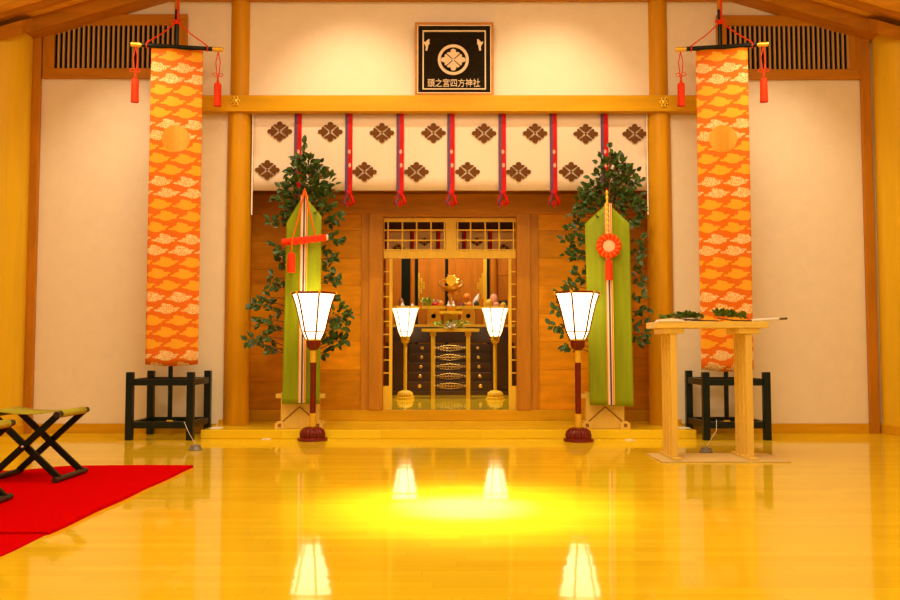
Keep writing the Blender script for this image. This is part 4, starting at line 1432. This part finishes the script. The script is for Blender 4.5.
def sanbo(label, x, y, z, w=0.19, h=0.20, tw=0.30, tr_h=0.05, mat='frame_yellow', hole='hollow_shade', group=None, hole_z=0.55):
    """box stand with a round hole in each side, carrying a rimmed tray"""
    t = thing('offering_stand', label, 'offering stand', (x, y, z), 0, group, size=K)
    n = 24
    hw = w / 2
    rh = w * 0.17
    for rz in (0, math.pi / 2, -math.pi / 2, math.pi):
        vs_, fs = [], []
        for yy_ in (-hw, -hw + 0.012):
            for k in range(n):
                a = 2 * math.pi * k / n + math.pi / n
                ca, sa = math.cos(a), math.sin(a)
                hx, hz = hw, h / 2
                s_ = min(hx / abs(ca) if abs(ca) > 1e-6 else 9, hz / abs(sa) if abs(sa) > 1e-6 else 9)
                vs_.append((s_ * ca, yy_, h / 2 + s_ * sa))
            for k in range(n):
                a = 2 * math.pi * k / n + math.pi / n
                vs_.append((rh * math.cos(a), yy_, h * hole_z + rh * math.sin(a)))
        for k in range(n):
            k2 = (k + 1) % n
            fs.append((k, k2, n + k2, n + k))
            fs.append((2 * n + k2, 2 * n + k, 3 * n + k, 3 * n + k2))
            fs.append((n + k, n + k2, 3 * n + k2, 3 * n + k))
        MB().add(vs_, fs).build('side_panel', mat, t, (0, 0, 0), (0, 0, rz))
    MB().box(-hw + 0.013, hw - 0.013, -hw + 0.03, hw - 0.03, 0.0, h - 0.004).build('hole_shade_core', hole, t)  # solid core coloured as the shade seen through the holes
    tr_ = MB()
    tr_.box(-tw / 2, tw / 2, -tw / 2, tw / 2, h, h + 0.010)
    for e in (-1, 1):
        tr_.box(min(e * tw / 2, e * (tw / 2 - 0.008)), max(e * tw / 2, e * (tw / 2 - 0.008)), -tw / 2, tw / 2, h + 0.010, h + tr_h)
        tr_.box(-tw / 2 + 0.008, tw / 2 - 0.008, min(e * tw / 2, e * (tw / 2 - 0.008)), max(e * tw / 2, e * (tw / 2 - 0.008)), h + 0.010, h + tr_h)
    tr_.build('tray', mat, t)
    return t


YO = 15.17
ztray = None
SH_, TRH = 0.215, 0.045
xin = {}
for key, px, lb in (('vegetables', 433.6, 'offering stand carrying green vegetables and red fruit'), ('oranges', 468.2, 'offering stand carrying orange fruit and a white radish')):
    X = AX(px, 315, YO - 0.12)
    xin[key] = X
    sanbo(lb, X, YO, ZSH, 0.19, SH_, 0.335, TRH)
for key, px, lb in (('clay', 406, 'offering stand carrying white clay dishes'), ('apples', 496.5, 'offering stand carrying apples and dark greens')):
    X = AX(px, 315, YO - 0.12)
    xin[key] = X
    sanbo(lb, X, YO, ZSH, 0.19, SH_, 0.335, TRH, mat='cypress')
X = AX(451, 305, YO)
xin['bottles'] = X
sanbo('dim offering stand between the others carrying white bottles', X, YO + 0.02, ZSH, 0.13, SH_ - 0.004, 0.135, TRH, mat='panelwood')
ZT = ZSH + (SH_ + 0.0105) * K

# tall narrow front table and the stand upon it
YF = 13.45
ft = thing('front_table', 'narrow pale table with tall thin legs before the altar steps', 'table', (AX(450.5, 331, YF), YF, SZ), size=K)
fz = (AZ(328.6, YF - 0.15 * K) - SZ) / K
hwF = (AX(479.2, 330, YF) - AX(422, 330, YF)) / 2 / K
MB().box(-hwF, hwF, -0.15, 0.15, fz - 0.036, fz).build('table_top', 'frame_yellow', ft, bevel=0.003)
for px in (433, 468.3):
    xc = (AX(px, 360, YF - 0.11) - ft.location.x) / K
    for yy_ in (-0.11, 0.11):
        MB().box(xc - 0.024, xc + 0.024, yy_ - 0.022, yy_ + 0.022, 0, fz - 0.0365).build('leg', 'frame_yellow', ft, bevel=0.003)
    MB().box(xc - 0.035, xc + 0.035, -0.13, 0.13, fz - 0.085, fz - 0.037).build('top_bearer', 'frame_yellow', ft)
sanbo('offering stand with brown hole standing on the narrow front table', AX(451, 320, YF), YF, SZ + fz * K, 0.175, 0.185, 0.275, 0.035, hole='f_brown', hole_z=0.48)
# pale lily sprig before it
lp = thing('lily_spray', 'pale green lily spray lying on the narrow front table', 'flowers', (AX(451, 330, YF - 0.15), YF - 0.15, SZ + fz * K), size=K)
rr = random.Random(21)
lb_ = MB()
for k in range(60):
    u = rr.uniform(-1, 1)
    p = Vector((u * 0.19, rr.uniform(-0.02, 0.012), 0.022 + rr.uniform(0, 0.06)))
    leaf(lb_, p, Vector((u + rr.uniform(-.6, .6), rr.uniform(-.6, 0), rr.uniform(0.0, 0.7))), rr.uniform(0.04, 0.075), 0.010, Vector((0, -1, .4)))
o = lb_.build('leaves', 'leaf_pale', lp)
o['kind'] = 'stuff'
fw = MB()
for (cx, cz) in ((0.0, 0.035), (0.028, 0.055), (-0.02, 0.05)):
    for k in range(6):
        a = math.pi / 3 * k
        leaf(fw, Vector((cx, -0.028, cz)), Vector((math.cos(a), -0.5, math.sin(a))), 0.042, 0.012, Vector((0, -1, 0.1)))
fw.build('blossom', 'paper', lp)
MB().tube([(-0.17, 0, 0.012), (0.0, 0, 0.008), (0.18, 0, 0.012)], 0.006, 6).build('stem', 'f_green', lp, smooth=True)

# gilt mirror stand in the centre
gz = ZSH + 0.001
gx = AX(451, 290, 15.39)
gm = thing('mirror_stand', 'gilt flame shaped mirror stand at the centre of the altar', 'mirror stand', (gx, 15.39, ZSH), size=K)
zz = lambda py: (AZ(py, 15.39) - ZSH) / K
MB().lathe([(0.09, 0), (0.085, 0.03), (0.035, 0.06), (0.03, zz(299)), (0.055, zz(294)), (0.03, zz(292.5)), (0.06, zz(291)), (0.135, zz(288.5)), (0.15, zz(286.8)), (0.05, zz(286))], 28, 14, 0.06).build('pedestal', 'gold', gm, smooth=True)
MB().lathe([(0.075, 0), (0.075, 0.014), (0.068, 0.02)], 32).build('mirror_disc', 'brass', gm, (0, -0.03, zz(280.5)), (math.pi / 2, 0, 0), smooth=True)
fl_ = MB()
for k in range(9):
    a = math.pi * (k / 8)
    r0, r1 = 0.07, 0.105 + 0.03 * (k % 2)
    cxx, czz = math.cos(a), math.sin(a)
    fl_.tube([(r0 * cxx, 0, zz(281) + r0 * czz - 0.02), ((r0 + r1) / 2 * cxx + 0.012, 0, zz(281) + (r0 + r1) / 2 * czz - 0.02), (r1 * cxx, 0, zz(281) + r1 * czz * 0.9 - 0.02)], [0.020, 0.016, 0.004], 7)
for e in (-1, 1):
    fl_.tube([(e * 0.12, 0, zz(287)), (e * 0.165, 0, zz(284.5)), (e * 0.17, 0, zz(281.5)), (e * 0.14, 0, zz(281))], [0.016, 0.018, 0.013, 0.006], 7)
    fl_.tube([(e * 0.10, 0, zz(288)), (e * 0.13, 0, zz(292)), (e * 0.09, 0, zz(294))], [0.012, 0.014, 0.006], 7)
fl_.build('flame_scrolls', 'gold', gm, smooth=True)


# ---- offerings, each its own thing
def fruit(name, label, cat, key, dx, dy, r, mat, rz=None, stem='f_green', z=0.0, group=None):
    rz = rz or r
    t = thing(name, label, cat, (xin[key] + dx * K, YO + dy * K, ZT + K * z), 0, group, size=K * 1.28)
    MB().ball((0, 0, rz), r, r, rz, 14, 10).build('flesh', mat, t, smooth=True)
    MB().tube([(0, 0, rz * 1.93), (0.004, 0, rz * 2.12)], 0.005, 6).build('stem', stem, t, smooth=True)
    return t


fruit('tomato', 'red tomato on the vegetable tray', 'tomato', 'vegetables', 0.015, -0.085, 0.038, 'f_red')
fruit('carrot_top', 'orange red root beside the tomato', 'carrot', 'vegetables', 0.105, -0.085, 0.032, 'f_orange', 0.045)
fruit('mushroom', 'brown mushroom at the back of the vegetable tray', 'mushroom', 'vegetables', 0.06, 0.06, 0.045, 'f_brown', 0.055)
gl = thing('leaf_vegetable', 'bunch of green leaf vegetable on the vegetable tray', 'vegetable', (xin['vegetables'] - 0.085 * K, YO - 0.07 * K, ZT), size=K * 1.28)
g2 = MB()
rr = random.Random(31)
for k in range(36):
    leaf(g2, Vector((rr.uniform(-.03, .03), rr.uniform(-.03, .03), rr.uniform(0.01, 0.07))), Vector((rr.uniform(-.7, .7), rr.uniform(-.8, .2), rr.uniform(.2, 1))), rr.uniform(0.06, 0.10), 0.018, Vector((0, -1, .3)))
g2.build('leaves', 'leaf_pale', gl)['kind'] = 'stuff'
MB().lathe([(0.028, 0), (0.033, 0.03), (0.022, 0.07)], 14).build('stalk', 'white_clay', gl, smooth=True)
fruit('mandarin', 'upper mandarin on the orange fruit tray', 'mandarin', 'oranges', -0.015, 0.0, 0.044, 'f_orange', 0.042, z=0.112)
fruit('mandarin', 'lower mandarin at the rim of the orange fruit tray', 'mandarin', 'oranges', 0.015, -0.09, 0.040, 'f_orange', 0.038)
fruit('mandarin', 'rear mandarin under the others on the orange fruit tray', 'mandarin', 'oranges', -0.02, 0.03, 0.043, 'f_yellow', 0.042)
fruit('sweet_potato', 'purple sweet potato on the orange fruit tray', 'sweet potato', 'oranges', -0.095, -0.09, 0.042, 'f_purple', 0.032, 'f_purple')
fruit('aubergine', 'dark aubergine at the edge of the orange fruit tray', 'aubergine', 'oranges', 0.115, -0.09, 0.030, 'f_dark', 0.042)
rd = thing('radish', 'white radish leaning out of the orange fruit tray', 'radish', (xin['oranges'] + 0.085 * K, YO + 0.03 * K, ZT), size=K * 1.28)
MB().tube([(0, 0, 0.018), (0.015, 0, 0.08), (0.035, 0, 0.12), (0.055, 0, 0.17)], [0.022, 0.032, 0.024, 0.004], 10).build('root', 'white_clay', rd, smooth=True)
MB().tube([(-0.01, 0, 0.02), (-0.04, 0, 0.014)], [0.012, 0.006], 6).build('crown', 'f_green', rd, smooth=True)
fruit('lemon', 'yellow citrus on the apple tray', 'citrus', 'apples', -0.105, -0.07, 0.042, 'f_yellow', 0.052)
fruit('apple', 'large pink apple standing at the back of the apple tray', 'apple', 'apples', -0.03, 0.035, 0.050, 'f_pink', 0.085, z=0.0)
fruit('apple', 'small pink apple at the rim of the apple tray', 'apple', 'apples', 0.0, -0.09, 0.038, 'f_pink', 0.036)
fruit('peach', 'pale peach at the edge of the apple tray', 'peach', 'apples', 0.095, -0.10, 0.034, 'f_yellow', 0.034)
dg = thing('dark_greens', 'heap of dark green leaves on the apple tray', 'vegetable', (xin['apples'] + 0.105 * K, YO + 0.06 * K, ZT), size=K * 0.9)
g3 = MB()
for k in range(46):
    leaf(g3, Vector((rr.uniform(-.07, .06), rr.uniform(-.05, .03), rr.uniform(0.01, 0.10))), Vector((rr.uniform(-1, 1), rr.uniform(-1, .2), rr.uniform(-.2, .9))), rr.uniform(0.05, 0.08), 0.022, Vector((0, -1, .6)))
g3.build('leaves', 'f_dark', dg)['kind'] = 'stuff'
MB().ball((0, 0, 0.05), 0.055, 0.045, 0.05).build('heart', 'f_dark', dg, smooth=True)
for dx, lb in ((-0.034, 'white porcelain sake bottle beside the vegetable tray'), (0.034, 'white porcelain sake bottle beside the orange fruit tray')):
    bt = thing('sake_bottle', lb, 'bottle', (xin['bottles'] + dx * K, YO - 0.01, ZT - 0.0045 * K), size=K)
    MB().lathe([(0.022, 0), (0.030, 0.02), (0.031, 0.05), (0.014, 0.075), (0.011, 0.085)], 18).build('body', 'white_clay', bt, smooth=True)
    MB().lathe([(0.016, 0.086), (0.010, 0.10), (0.003, 0.118)], 12).build('stopper', 'white_clay', bt, smooth=True)
for dx, dy, r, hh, lb in ((-0.05, -0.08, 0.040, 0.07, 'white cone of salt on the clay dish tray'), (0.085, -0.06, 0.032, 0.055, 'small white clay dish mound on the clay dish tray')):
    cn = thing('salt_cone', lb, 'salt', (xin['clay'] + dx * K, YO + dy * K, ZT), size=K)
    MB().lathe([(r * 1.2, 0), (r * 1.3, 0.018), (r * 1.15, 0.018)], 18).build('dish', 'white_clay', cn, smooth=True)
    MB().lathe([(r, 0.019), (r * 0.75, 0.019 + hh * .4), (0.004, 0.019 + hh)], 16).build('salt', 'paper', cn, smooth=True)
fruit('dried_persimmon', 'small brown dried fruit on the clay dish tray', 'fruit', 'clay', -0.075, 0.03, 0.03, 'f_brown', 0.06)
